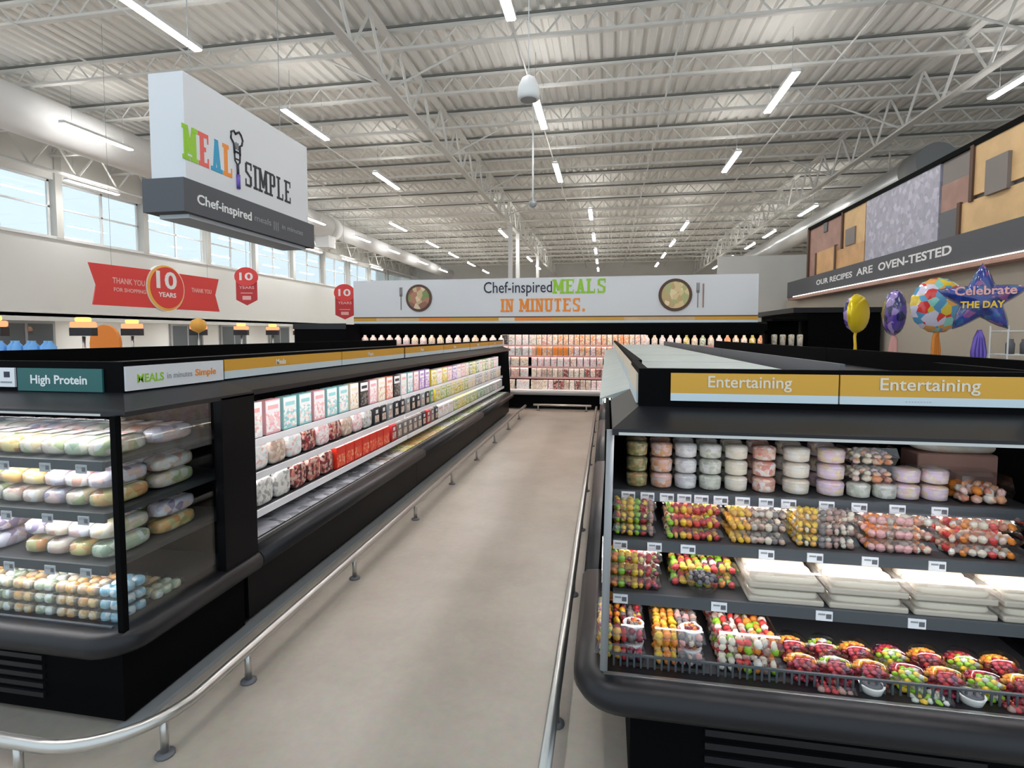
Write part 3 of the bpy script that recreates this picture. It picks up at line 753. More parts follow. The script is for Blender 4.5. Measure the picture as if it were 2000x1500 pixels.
text('Chef-inspired', .105, 'white', parent=bd, M=TM((sx+.031, .13, .085), '+x'), bold=.002, ext=.001, width=.64)
text('meals', .08, 'mid_grey', parent=bd, M=TM((sx+.031, .81, .095), '+x'), ext=.001, width=.24)
text('|||', .09, 'mid_grey', parent=bd, M=TM((sx+.031, 1.09, .085), '+x'), ext=.001, width=.07)
text('in minutes', .07, 'mid_grey', parent=bd, M=TM((sx+.031, 1.22, .10), '+x'), ext=.001, width=.36)
for y in (.3, 1.5): MB().tube([(0, y, 1.05), (0, y, 4.6)], .004, 'mid_grey', n=4).obj('cable', t)

# ------------------------------------------------------------------ bakery canopy sign on the right
t = thing('bakery_sign', 'long bakery canopy sign of wooden squares reading OUR RECIPES ARE OVEN-TESTED', 'sign', (5.2, 6.5, 2.6))
o_ = Vector((5.2, 6.5, 2.6))
def bb(nm, y0, y1, z0, z1, m, d=.03, parent=t):
    return MB().box(-d, 0 if d < .1 else .05, y0-6.5, y1-6.5, z0-2.6, z1-2.6, m).obj(nm, parent)
MB().box(0, .6, 0, 15.2-6.5, .45, 1.74, 'slate').obj('backing', t)
bb('top_frame', 6.5, 15.2, 4.28, 4.36, 'black', .06)
for y0, y1, z0, z1, m, d in ((13.15, 15.12, 3.06, 4.28, 'rose_wood', .02), (13.4, 14.6, 3.06, 3.62, 'tan_wood', .05), (14.0, 14.2, 4.05, 4.27, 'slate', .05),
                          (12.1, 13.1, 3.5, 4.28, 'tan_light', .03), (12.1, 13.45, 3.06, 3.5, 'tan_wood', .035), (12.5, 12.95, 3.52, 3.88, 'taupe', .06),
                          (9.62, 12.05, 3.06, 4.28, 'sign_scribble', .04), (8.86, 9.58, 3.66, 4.28, 'taupe', .02), (8.86, 9.58, 3.50, 3.92, 'rose_wood', .03), (9.15, 9.6, 3.06, 3.5, 'slate', .03),
                          (6.5, 8.8, 3.58, 4.28, 'tan_light', .04), (7.6, 9.05, 3.06, 3.52, 'tan_light', .04), (6.5, 7.6, 3.06, 3.55, 'tan_wood', .03), (8.08, 8.5, 3.50, 3.98, 'taupe', .09)):
    bb('wood_panel' if 'scrib' not in m else 'picture_panel', y0, y1, z0, z1, m, d)
for y0, y1, z0, z1 in ((13.1, 13.16, 3.5, 4.3), (15.12, 15.2, 3.04, 4.3), (13.42, 13.5, 3.06, 3.64), (8.8, 8.87, 3.5, 4.3), (9.05, 9.12, 3.06, 3.55), (14.58, 14.65, 3.06, 3.62)):
    bb('divider', y0, y1, z0, z1, 'brown_edge', .07)
gb = MB().box(-.12, .6, 0, 16.5-6.5, .02, .46, 'band_grey').obj('grey_band', t)
MB().box(-.13, -.115, 0, 16.0-6.5, .02, .034, 'led_line').obj('light_strip', t)
text('OUR RECIPES', .17, 'white', parent=gb, M=TM((-.121, 14.35-6.5, .2), '-x'), bold=.004, ext=.001, width=1.95)
text('ARE', .2, 'white', parent=gb, M=TM((-.121, 12.2-6.5, .2), '-x'), bold=.004, ext=.001, width=.68)
text('OVEN-TESTED', .2, 'white', parent=gb, M=TM((-.121, 11.3-6.5, .2), '-x'), bold=.005, ext=.001, width=2.2)
struct(box('ceiling_bakery', 5.1, 7.5, 6.5, 16.5, 2.55, 2.62, 'rose_wood'))

# dark cooler on the right, with packs
t = thing('wall_cooler', 'black wall cooler standing below the bakery canopy', 'cooler', (4.4, 12.2, 0))
MB().box(-.45, .85, -.7, 2.6, 0, 2.02, 'black').obj('body', t)
MB().box(-.75, .85, -.75, 2.7, 2.02, 2.12, 'charcoal').obj('top_hood', t)
t = thing('display_shelf', 'low black shelf of white tubs behind the right cases', 'shelf', (3.45, 11.5, 0))
MB().box(-.2, .45, -.1, .5, 0, 1.32, 'black').box(-.2, .45, .4, .5, 1.32, 1.9, 'black').box(-.2, .45, -.1, .5, 1.86, 1.9, 'black').obj('frame', t)
pk = MB().lathe([(.05, 0), (.058, .22), (.055, .26), (.03, .27)], 'print_cream', n=12).mesh('white_tub')
for j in range(4):
    o = bpy.data.objects.new('white_tub', pk); COL.objects.link(o); o.location = (3.32+j*.16, 11.5, 1.32)
    tag(o, 'tall cream tub on the low black shelf, %s from left' % ordw(j+1), 'tub', 'tubs on the low black shelf')

# service counter with balloons
tag(box('service_counter', 3.6, 4.5, 5.6, 10.9, 0, 1.05, 'mid_grey'), 'plain grey service counter beneath the foil balloons', 'counter')
def balloon(loc, R, m, label, rotz, rib, star=False, thin=.42, back=None):
    t = thing('foil_balloon', label, 'balloon', loc, rotz, 'foil balloons')
    b = MB(); n = 40; rings = []; K = 7
    for j in range(K+1):
        f = j/K
        ring = []
        for q in range(n):
            an = 2*PI*q/n
            rr = R
            if star:
                k = (an-PI/2) % (2*PI/5); k = abs(k-PI/5)/(PI/5)
                rr = R*(.52+.55*k**1.6)
            else: rr *= 1+.015*math.cos(an*20)
            ring.append((rr*f*math.cos(an), rr*f*math.sin(an), thin*R*math.sqrt(max(0, 1-f**2.2))*(1 if not star else .75)))
        rings.append(ring)
    for sgn in (1, -1):
        mm = m if sgn > 0 else (back or m)
        V = [[b.bm.verts.new((p[0], -sgn*p[2], p[1])) for p in r] for r in rings[1:]]
        c0 = b.bm.verts.new((0, -sgn*rings[0][0][2], 0)); fs = []
        for q in range(n): fs.append(b.bm.faces.new((c0, V[0][q], V[0][(q+1) % n])))
        for A, B in zip(V, V[1:]):
            for q in range(n): fs.append(b.bm.faces.new((A[q], B[q], B[(q+1) % n], A[(q+1) % n])))
        b._f(fs, mm, True)
    e = b.obj('envelope', t)
    h = loc[2]-1.05
    r = MB()
    for k in range(4):
        r.tube([(0, 0, -R*.9), (.02*(k-1.5), .01*k, -R-.05), (.035*(k-1.5), -.02+.015*k, -R-.2), (.02*(k-1.5), 0, -h+.06)], .022, rib, n=5)
    r.obj('ribbon', t)
    MB().lathe([(.05, -h), (.05, -h+.05), (.02, -h+.09)], rib, n=10).obj('weight', t)
    return t
balloon((4.0, 9.55, 1.93), .32, 'foil_yellow', 'yellow round foil balloon, leftmost of the balloons', .75, 'yellow', back='foil_navy')
balloon((4.0, 8.4, 1.90), .33, 'foil_navy', 'purple and navy round foil balloon seen nearly edge-on', -1.75, 'pink', thin=.36)
balloon((4.02, 7.42, 1.95), .34, 'foil_party', 'multicoloured round foil balloon with a red patch', .15, 'orange', back='foil_yellow')
bs = balloon((4.0, 6.62, 1.97), .37, 'foil_star', 'dark blue star-shaped foil balloon with coloured lettering', -.45, 'foil_purple', star=True)
text('Celebrate', .13, 'pink', parent=bs, M=Matrix.Translation((-.23, -.125, .05)) @ TM((0, 0, 0), '-y'), bold=.003, ext=.001, width=.5)
text('THE DAY', .10, 'yellow', parent=bs, M=Matrix.Translation((-.18, -.125, -.09)) @ TM((0, 0, 0), '-y'), bold=.003, ext=.001, width=.36)
# wire rack of dark cups
t = thing('wire_rack', 'white wire rack holding dark jars at the right edge', 'rack', (4.75, 7.45, 1.0))
b = MB()
for z in (.05, .35, .63):
    for k in range(4): b.tube([(-.1, -.25+k*.1, z), (.35, -.25+k*.1, z)], .01, 'white', n=4)
for x, y in ((-.1, -.25), (.35, -.25), (-.1, .05), (.35, .05)): b.tube([(x, y, 0), (x, y, .7)], .01, 'white', n=4)
b.obj('frame', t)
MB().box(-.2, .45, -.3, .15, -1.0, 0, 'mid_grey').obj('base', t)
jm_ = MB().lathe([(.04, 0), (.045, .12), (.03, .15), (.03, .18)], 'slate', n=10).mesh('dark_jar')
for z in (.06, .36):
    for k in range(3):
        o = bpy.data.objects.new('dark_jar', jm_); COL.objects.link(o); o.location = (4.74+k*.15, 7.3, 1.0+z)
        tag(o, 'dark jar on the %s tier of the white wire rack, %s from left' % ('lower' if z < .2 else 'upper', ordw(k+1)), 'jar', 'jars on the wire rack')

# ------------------------------------------------------------------ banners and checkouts on the left
t = thing('anniversary_banner', 'wide red ribbon banner with a round gold-ringed 10 in the middle', 'banner', (-9, 8.05, 2.12))
MB().prism([(0, 0), (.08, .36), (-.05, .74), (1.35, .76), (1.35, 0)], -.01, .01, 'red').obj('left_ribbon', t)
MB().prism([(1.8, 0), (1.8, .76), (3.15, .76), (3.02, .38), (3.15, 0)], -.01, .01, 'red').obj('right_ribbon', t)
q = [(1.6+.48*math.cos(k*PI/20), .42+.48*math.sin(k*PI/20)) for k in range(40)]
md = MB().prism(q, -.03, .03, 'white').prism([(1.6+(x-1.6)*.97, .42+(z-.42)*.97) for x, z in q], .02, .035, 'gold').prism([(1.62+(x-1.6)*.88, .43+(z-.42)*.88) for x, z in q], .03, .045, 'red').obj('medallion', t)
text('10', .48, 'white', parent=md, M=TM((.046, 1.34, .42), '+x'), bold=.012, ext=.001, width=.52)
text('YEARS', .13, 'white', parent=md, M=TM((.046, 1.38, .24), '+x'), bold=.003, ext=.001, width=.45)
text('THANK YOU', .15, 'pink', parent=t, M=TM((.012, .4, .42), '+x'), bold=.003, ext=.001, width=.7)
text('FOR SHOPPING', .10, 'pink', parent=t, M=TM((.012, .42, .27), '+x'), bold=.002, ext=.001, width=.7)
text('THANK YOU', .13, 'pink', parent=t, M=TM((.012, 2.3, .40), '+x'), bold=.003, ext=.001, width=.6)
for y in (.4, 2.8): MB().tube([(0, y, .74), (0, y, 5.05)], .004, 'mid_grey', n=4).obj('cable', t)
for loc, sc_, lab in (((-9.0, 12.2, 2.32), 1.0, 'tall narrow red hanging banner with a round 10 on top'), ((-8.1, 15.6, 2.05), 1.15, 'tall narrow red hanging banner partly hidden beside the back sign')):
    t = thing('hanging_banner', lab, 'banner', loc, .35)
    w_ = .25*sc_
    MB().prism([(-w_, .14), (0, 0), (w_, .14), (w_, .66*sc_), (-w_, .66*sc_)], -.02, 0, 'dark_red', axis='y').obj('ribbon', t)
    md = MB().prism([(.28*sc_*math.cos(k*PI/12), .72*sc_+.24*sc_*math.sin(k*PI/12)) for k in range(24)], -.035, 0, 'red', axis='y').obj('medallion', t)
    text('10', .26*sc_, 'white', parent=md, M=TM((-.16*sc_, -.036, .64*sc_), '-y'), bold=.006, ext=.001, width=.32*sc_)
    text('YEARS', .1*sc_, 'pink', parent=t, M=TM((-.18*sc_, -.021, .42*sc_), '-y'), bold=.002, ext=.001, width=.36*sc_)
    MB().box(-.14*sc_, .14*sc_, -.024, -.02, .30, .32, 'pink').obj('printed_line', t); MB().box(-.1*sc_, .1*sc_, -.024, -.02, .14, .24, 'pink').obj('printed_block', t)
    b = MB(); b.tube([(0, 0, .9*sc_), (0, 0, 7.2-loc[2])], .004, 'mid_grey', n=4); b.obj('cable', t)

# checkout lanes
cl = thing('checkout_lane', '', 'checkout')
MB().box(-1.0, 1.0, -.35, .35, 0, .9, 'mid_grey', bev=.02).obj('counter', cl)
MB().tube([(0, 0, .9), (0, 0, 1.55)], .03, 'steel', n=8).obj('pole', cl)
l_ = MB().box(-.2, .2, -.1, .1, 1.56, 1.72, 'ink').obj('lane_sign', cl)
MB().box(-.2, .2, -.1, .1, 1.73, 1.84, 'lane_lamp', bev=.03).box(-.12, .12, -.08, .08, 1.84, 1.93, 'lane_lamp_amber', bev=.03).obj('lamp', l_)
for j, (x, y) in enumerate(((-11, 7.9), (-10.3, 9.0), (-11, 10.8), (-11.2, 13.1), (-11.3, 15.0), (-11.3, 16.6), (-11.3, 18.2), (-11.4, 20.4))):
    o = cl if j == 0 else copy_tree(cl)
    o.location = (x, y, 0); o.rotation_euler = (0, 0, .35)
    tag(o, 'checkout lane with a glowing red and orange lamp on a pole, %s from the left' % ordw(j+1), 'checkout', 'checkout lanes')
t = thing('promotional_arch', 'orange arched display panel standing among the checkouts', 'display', (-10.8, 9.9, 0), .3)
MB().prism([(-.3, 0), (.3, 0), (.3, 1.4)]+[(.3*math.cos(k*PI/10), 1.4+.4*math.sin(k*PI/10)) for k in range(1, 10)]+[(-.3, 1.4)], 0, .1, 'orange', axis='y').obj('panel', t)
bm_ = MB().lathe([(.07, 0), (.08, .04), (.08, .24), (.03, .3), (.03, .33)], 'sky_blue', n=12).mesh('water_bottle')
tag(box('display_table', -9.75, -8.55, 6.7, 7.3, 0, 1.16, 'mid_grey'), 'grey display table carrying blue bottles behind the left case', 'table')
for j in range(7):
    o = bpy.data.objects.new('water_bottle', bm_); COL.objects.link(o); o.location = (-9.6+.16*j, 7.0+.06*(j % 2), 1.16)
    tag(o, 'blue water bottle on the far display table, %s from left' % ordw(j+1), 'bottle', 'blue bottles')
tag(MB().lathe([(.01, 0), (.16, .08), (.2, .2), (.16, .33), (.01, .4)], 'gold', c=(0, 0, 1.62), n=16).tube([(0, 0, .9), (0, 0, 1.65)], .008, 'white', n=5).box(-.2, .2, -.2, .2, 0, .9, 'mid_grey').obj('balloon_display', loc=(-10.6, 12.4, 0)), 'golden balloon floating above a small grey stand by the checkouts', 'balloon')

# ------------------------------------------------------------------ PRODUCTS
def rnd(a, b): return random.uniform(a, b)
def tray(name, w, d, h, food, lid='film', base='film', basem=None, heap=.9, chunk=.014, extra=None, cls='base', stuff='filling'):
    """clear lidded tray with food inside; local origin at the centre of its bottom"""
    t = bpy.data.objects.new(name, None); COL.objects.link(t); t.empty_display_size = .05
    bh = h*.45; chunk *= .92
    b = MB()
    pts = lambda s: [(-w/2*s, -d/2*s), (w/2*s, -d/2*s), (w/2*s, d/2*s), (-w/2*s, d/2*s)]
    lo = [b.bm.verts.new((*p, 0)) for p in pts(.9)]; up = [b.bm.verts.new((*p, bh)) for p in pts(1)]; rm = [b.bm.verts.new((*p, bh)) for p in pts(1.05)]
    fs = [b.bm.faces.new(lo[::-1])]
    for i in range(4):
        j = (i+1) % 4; fs += [b.bm.faces.new((lo[i], lo[j], up[j], up[i])), b.bm.faces.new((up[i], up[j], rm[j], rm[i]))]
    b._f(fs, basem or 'film'); b.obj('tray_base', t)
    f = MB()
    nx, ny = max(2, int(w*.92/(chunk*1.55))), max(2, int(d*.92/(chunk*1.55)))
    layers = max(1, int(h*heap/(chunk*1.5)))
    for l in range(layers):
        for ix in range(nx):
            for iy in range(ny):
                if 0 < ix < nx-1 and 0 < iy < ny-1 and l < layers-1: continue
                x = (ix+.5)/nx*w*.92-w*.46+rnd(-.003, .003); y = (iy+.5)/ny*d*.92-d*.46+rnd(-.003, .003)
                z = chunk*.8+l*chunk*1.35+rnd(-.002, .003)
                z = min(z, h-chunk*.8)
                m = food(ix/nx, iy/ny, l) if callable(food) else random.choice(food)
                R = Euler((rnd(0, 3), rnd(0, 3), rnd(0, 3))).to_matrix().to_4x4()
                f.blob((x, y, z), chunk*rnd(.85, 1.15), m, 1, R, (1, rnd(.7, 1.1), rnd(.55, .9)))
    f.obj(stuff, t)
    if extra: extra(t)
    l_ = MB(); lo = [l_.bm.verts.new((*p, bh+.001)) for p in pts(1.03)]; up = [l_.bm.verts.new((*p, h)) for p in pts(.93)]
    fs = [l_.bm.faces.new(up)]
    for i in range(4):
        j = (i+1) % 4; fs.append(l_.bm.faces.new((lo[i], lo[j], up[j], up[i])))
    l_._f(fs, lid); l_.obj('lid', t)
    return t
used = set()
def put(proto, loc, label, cat, group=None, rotz=0., s=None):
    if proto.name not in used: used.add(proto.name); o = proto
    else: o = copy_tree(proto)
    o.location = loc; o.rotation_euler = (0, 0, rotz)
    if s: o.scale = s
    return tag(o, label, cat, group)

# ---- right end cap: top shelf tubs
def tub(m, nm='deli_tub'):
    t = bpy.data.objects.new(nm, None); COL.objects.link(t)
    MB().lathe([(.030, .002), (.038, .006), (.041, .05), (.038, .058), (.02, .066)], m, n=18).obj('contents', t)
    MB().lathe([(.034, 0), (.0435, .052)], 'film', n=18, caps=False).obj('cup', t)
    MB().lathe([(.0455, .052), (.0455, .056), (.042, .071), (.0, .0715)][:3], 'film', n=18).obj('lid', t)
    return t
S1, S2, S3, DK = 1.01, .855, .70, .495
tubs = [(.12, 'tub_olive', 'olive and brown', 3), (.213, 'tub_coral', 'coral pink', 3), (.303, 'tub_white', 'white', 3), (.393, 'tub_sage', 'pale sage', 3),
        (.486, 'tub_cream', 'smooth cream', 3), (.585, 'tub_red', 'red-speckled', 3), (.697, 'tub_cream', 'yellowish cream', 3), (.815, 'tub_rose', 'rosy pink', 3)]
LV = ['bottom', 'middle', 'top']
for i, (x, m, cn, n) in enumerate(tubs):
    pr = tub(m)
    k = 1.0 if i < 6 else 1.12; kz = .83
    for l in range(n):
        put(pr, (x, 2.11, S1+l*.060), '%s deli tub, %s of the %s stack, top right shelf' % (cn, LV[l], ordw(i+1)), 'tub', 'stacked deli tubs', rotz=rnd(0, 3), s=(k, k, kz))
        if l < n: put(pr, (x+.004, 2.22, S1+l*.060), '%s deli tub in the second rank, %s of the %s stack' % (cn, LV[l], ordw(i+1)), 'tub', 'deli tubs in the second rank', s=(k, k, kz))
big = tray('deli_box', .15, .14, .085, ['tub_rose', 'tub_coral', 'cream', 'salmon'], basem='film', chunk=.02)
for l, s_ in ((0, 'lower'), (1, 'upper')):
    put(big, (.945, 2.14, S1+.058+l*.064), '%s clear box of pink salad above grey tubs, top right shelf' % s_, 'food box', 'pink salad boxes', s=(1, 1, .74))
pr = tub('tub_sage')
put(pr, (.905, 2.10, S1), 'grey-green tub left below the pink salad boxes', 'tub', s=(.95, .95, .8)); put(pr, (.99, 2.10, S1), 'grey-green tub right below the pink salad boxes', 'tub', s=(.95, .95, .8))
pr = tub('tub_rose')
for i, x in enumerate((1.065, 1.155)):
    for l in range(2): put(pr, (x, 2.11, S1+l*.06), 'rosy tub, %s of the %s pair right of the pink boxes' % (('lower', 'upper')[l], ('left', 'right')[i]), 'tub', 'rosy tubs', s=(1.05, 1.05, .80))
sal = tray('salmon_pack', .16, .15, .10, ['salmon', 'tub_coral', 'orange'], chunk=.022)
put(sal, (1.29, 2.13, S1), 'clear pack of orange and pink fish at the right end of the top shelf', 'food pack')
t_ = thing('bread_bag', 'long pale loaf in clear film lying at the back of the top right shelf', 'bread', (1.36, 2.32, S1+.135), .1)
MB().sellip((0, 0, .035), .2, .06, .04, 'tub_cream', e=.8).obj('loaf', t_)
MB().sellip((0, 0, .035), .21, .066, .045, 'film', e=.8).obj('film', t_)
tag(MB().box(1.18, 1.48, 2.26, 2.39, S1, S1+.133, 'rose_wood', bev=.008).obj('cardboard_box'), 'brown box beneath the pale loaf on the top right shelf', 'box')

# second shelf: platters stacked
def vegf(u, v, l):
    return ['yellow', 'yellow', 'green', 'dark_red', 'rose_wood', 'orange'][int(u*5.9)] if random.random() < .75 else random.choice(['cream', 'veg', 'green'])
def meatf(u, v, l): return random.choice(['meat', 'taupe', 'meat', 'cream'])
def yelmeat(u, v, l): return random.choice(['yellow', 'gold', 'cream']) if u < .32 else random.choice(['meat', 'taupe', 'meat', 'cream', 'rose_wood'])
def salmf(u, v, l): return random.choice(['salmon', 'cream', 'orange', 'pink', 'meat'])
def fruitf(u, v, l): return ['orange', 'yellow', 'dark_red', 'cream', 'yellow', 'gold'][int((u*3+v*2.9) % 6)] if random.random() < .7 else random.choice(['fruit', 'green', 'berries'])
plat = [tray('vegetable_platter', .155, .2, .047, vegf, chunk=.015), tray('vegetable_platter', .20, .2, .047, lambda u, v, l: random.choice(['orange', 'gold', 'red', 'green', 'yellow', 'dark_red', 'veg', 'rose_wood']), chunk=.016),
        tray('snack_platter', .20, .2, .047, yelmeat, chunk=.016), tray('snack_platter', .20, .2, .047, yelmeat, chunk=.015),
        tray('salmon_platter', .215, .2, .047, salmf, chunk=.018), tray('salmon_platter', .22, .2, .047, lambda u, v, l: random.choice(['orange', 'cream', 'salmon', 'red', 'meat']), chunk=.018)]
desc = ['yellow and green vegetable platter', 'red and orange vegetable platter', 'cheese and sliced meat platter', 'cheese and dark meat platter',
        'salmon and cracker platter', 'mixed orange and meat platter']
for i, (p_, x) in enumerate(zip(plat, (.105, .315, .535, .755, .985, 1.235))):
    for l in range(3):
        put(p_, (x, 2.06, S2+l*.0475), '%s, %s of the %s stack, second right shelf' % (desc[i], LV[l], ordw(i+1)), 'food platter', 'platters on the second right shelf')

# third shelf
fp1 = tray('fruit_platter', .20, .19, .048, fruitf, chunk=.016)
fp2 = tray('fruit_platter', .235, .2, .05, lambda u, v, l: random.choice(['yellow', 'orange', 'gold', 'berries', 'red', 'green', 'cream']), chunk=.017)
for l in range(2 + 1):
    if l < 3: put(fp1, (.095, 1.965, S3+l*.046), 'mixed fruit platter, %s of leftmost stack on the third right shelf' % LV[l], 'fruit platter', 'leftmost fruit platters on third shelf', s=(1, 1, .95))
for l in range(2): put(fp2, (.345, 2.02, S3+l*.052), 'mixed fruit platter, %s of the second stack on the third right shelf' % ('lower', 'upper')[l], 'fruit platter', 'second fruit platters on third shelf')
t_ = thing('grape_bowl', 'round netted bowl of dark grapes in front of the third-shelf fruit platters', 'bowl', (.335, 1.898, S3))
b = MB().lathe([(.03, 0), (.05, .02), (.056, .055)], 'film', n=20, caps=False); b.obj('bowl', t_)
b = MB()
for k in range(30):
    r_ = .046*math.sqrt(k/30); an = k*2.4; b.blob((r_*math.cos(an), r_*math.sin(an), .052+.014*(1-k/30)), .010, random.choice(['ink', 'slate', 'taupe']), 1)
b.obj('grapes', t_)
def sandwich(w, d, h):
    t = bpy.data.objects.new('sandwich_box', None); COL.objects.link(t)
    MB().box(-w/2, w/2, -d/2, d/2, 0, h*.45, 'beige', bev=.006).obj('tray_base', t)
    f = MB()
    for k, mm in enumerate(('cream', 'tub_cream', 'cream', 'tan_light')):
        f.sellip((0, -d*.34+k*d*.225, h*.55), w*.45, d*.12, h*.36, mm, e=.45, nu=16, nv=8)
    f.obj('sandwiches', t)
    l_ = MB().box(-w/2-.004, w/2+.004, -d/2-.004, d/2+.004, h*.45, h, 'film', bev=.006).obj('lid', t)
    MB().box(-w*.28, w*.1, d*.05, d*.38, h+.0005, h+.0015, 'white').box(-w*.2, w*.0, d*.12, d*.3, h+.0015, h+.002, 'salmon').obj('label_sticker', t)
    return t
sb = sandwich(.235, .26, .048)
for i, x in enumerate((.595, .845, 1.095, 1.345)):
    for l in range(2): put(sb, (x, 1.985, S3+l*.049), 'flat sandwich box, %s of the %s stack on the third right shelf' % (('lower', 'upper')[l], ordw(i+1)), 'sandwich box', 'sandwich boxes')

# deck: fruit trays with dip cup
def dip(t):
    c_ = MB().lathe([(.024, .002), (.034, .045), (.036, .05)], 'white', c=(.045, -.045, 0), n=18).obj('dip_cup', t)
    b = MB()
    for k in range(14):
        an = k*2.4; r_ = .022*math.sqrt(k/14); b.blob((.045+r_*math.cos(an), -.045+r_*math.sin(an), .053), .007, random.choice(['berries', 'meat', 'orange']), 1)
    b.obj('topping', c_)
ft = [tray('fruit_dip_tray', .165, .20, .062, lambda u, v, l: random.choice(['orange', 'yellow', 'fruit', 'berries', 'gold']) if u < .5 else random.choice(['berries', 'fruit', 'taupe', 'dark_red']), chunk=.017, extra=dip),
      tray('fruit_dip_tray', .165, .20, .062, lambda u, v, l: random.choice(['gold', 'yellow', 'orange']) if u < .45 else random.choice(['meat', 'pink', 'taupe', 'cream']), chunk=.017, extra=dip),
      tray('fruit_dip_tray', .20, .20, .066, lambda u, v, l: random.choice(['red', 'cream', 'green', 'orange', 'meat', 'tub_cream', 'dark_red']), chunk=.017)]
for i, (p_, x) in enumerate(zip(ft, (.055, .245, .465))):
    for l in range(2): put(p_, (x, 1.87, DK+l*.064), ('fruit tray with dip cup, %s of the %s stack on the right deck' if i < 2 else 'red chopped fruit tray, %s of the %s stack on the right deck') % (('lower', 'upper')[l], ordw(i+1)), 'fruit tray', 'fruit trays on the deck')
    put(p_, (x+.01, 2.1, DK+.0), 'fruit tray at the back of the bottom right deck, behind the %s stack' % ordw(i+1), 'fruit tray', 'rear deck fruit trays')
def cup(kind):
    t = bpy.data.objects.new('fruit_bowl', None); COL.objects.link(t)
    W, Dp, h = .085, .085, .05
    cols = {'mango': ['yellow', 'gold', 'orange'], 'melon': ['green', 'tub_sage', 'yellow'], 'berry': ['berries', 'dark_red', 'berries']}
    up, lo = {'a': ('mango', 'berry'), 'b': ('melon', 'berry'), 'c': ('mango', 'berry'), 'd': ('berry', 'melon'), 'e': ('mango', 'berry')}[kind]
    MB().lathe([(.030, 0), (.044, .045), (.047, .047)], 'film', n=18, caps=False).obj('bowl', t)
    f = MB()
    for k in range(60):
        an = k*2.39; rr = .042*math.sqrt((k % 30+1)/30); z = .012 if k < 30 else .04+.022*(1-(rr/.042)**2)
        m_ = random.choice(cols[lo if (k < 30 or (math.sin(an) < -.2)) else up])
        f.blob((rr*math.cos(an), rr*math.sin(an), z), .0105, m_, 1, sc=(1, .9, .8))
    f.obj('fruit_pieces', t)
    MB().lathe([(.047, .047), (.046, .060), (.034, .075), (.01, .079)], 'film', n=18).obj('lid', t)
    return t
bowls = {k: cup(k) for k in 'abd'}
for i, (x, k) in enumerate(zip((.63, .73, .83, .935, 1.04, 1.145, 1.25), 'abadada')):
    for r_ in range(2):
        cn = {'a': 'mango and dark berry', 'b': 'green melon and berry', 'd': 'dark berry and melon'}[k]
        put(bowls[k], (x, 1.80+r_*.1, DK), '%s bowl, %s from left in the %s rank of the right deck' % (cn, ordw(i+1), ('front', 'second')[r_]), 'fruit bowl', 'fruit bowls on the deck', rotz=0, s=(1.05, 1.05, 1.05))
mt_ = tray('small_fruit_pack', .11, .07, .035, ['berries', 'dark_red', 'rose_wood'], chunk=.013)
mg_ = tray('small_fruit_pack', .11, .07, .035, ['green', 'tub_sage', 'yellow'], chunk=.013)
for i, (x, p_, cn) in enumerate(((.70, mt_, 'dark berry'), (.96, mg_, 'green grape'), (1.21, mt_, 'dark berry'))):
    put(p_, (x, 1.718+.062-.012, DK+.0), '', 'fruit pack') if False else put(p_, (x, 1.772-.03, DK), 'small flat %s pack, %s from left at the front of the right deck' % (cn, ordw(i+1)), 'fruit pack', 'small flat fruit packs')
dc = tag(MB().lathe([(.024, 0), (.034, .03), (.036, .034)], 'dip_white', n=18).lathe([(.03, .034), (.02, .037)], 'slate', n=18).obj('dip_cup', loc=(.81, 1.745, DK)), 'white dip cup between the dark berry and green grape packs', 'cup')
o = dc.copy(); COL.objects.link(o); o.location = (1.08, 1.745, DK); tag(o, 'white dip cup right of the green grape pack', 'cup')

# ---- left end cap: wraps
def wrap(m, seed):
    random.seed(seed)
    t = bpy.data.objects.new('wrapped_sandwich', None); COL.objects.link(t)
    MB().sellip((0, 0, .036), .047, .115, .034, m, e=.55).obj('roll', t)
    f = MB().sellip((0, 0, .037), .050, .122, .037, 'film', e=.6).obj('film', t)
    MB().box(-.03, .03, -.03, .06, .0745, .0755, 'white').box(-.02, .02, .02, .04, .0755, .076, 'pink').obj('label_sticker', f)
    return t
wm = ['wrap_pale', 'wrap_pink', 'wrap_orange', 'wrap_violet', 'wrap_green']
wc = ['pale', 'pinkish', 'orange-brown', 'violet', 'greenish']
wr = [wrap(m_, i) for i, m_ in enumerate(wm)]
random.seed(11)
lev = [(1.10, 'top', [0, 0, 1, 0, 2, 0, 0, 4, 0], 1), (.895, 'second', [1, 0, 2, 0, 1, 1, 3, 0, 2], 1), (.685, 'third', [2, 2, 4, 3, None, 2, 1, 2, 4], 1)]
for z, ln, seq, _ in lev:
    for r_ in range(2):
        for i in range(9):
            kx = seq[i]
            if kx is None: continue
            if r_: kx = (kx+i) % 5
            x = -2.87+i*.107
            nl = 2 if z < 1.05 else 1
            for l in range(nl):
                hh = 1.1 if z > 1.05 else 1.02
                put(wr[kx if l == 0 else (kx+1) % 5 if i % 3 else kx], (x+rnd(-.004, .004), 1.885+r_*.262, z+l*.077), '%s wrapped roll, %s from left in %s rank, %s left shelf%s' % (wc[kx], ordw(i+1), ('front', 'rear')[r_], ln, '' if nl == 1 else (', lower layer', ', upper layer')[l]),
                    'wrapped roll', 'wrapped rolls on the %s left shelf' % ln, rotz=rnd(-.03, .03), s=(1.0, 1, hh))
def snack(m):
    t = bpy.data.objects.new('snack_box', None); COL.objects.link(t)
    f = MB()
    for ix in range(2):
        for iy in range(3): f.sellip((-.024+ix*.048, -.05+iy*.05, .024), .022, .023, .021, m, e=.7, nu=12, nv=6)
    f.obj('contents', t); MB().box(-.05, .05, -.08, .08, 0, .05, 'film', bev=.005).obj('clear_box', t)
    return t
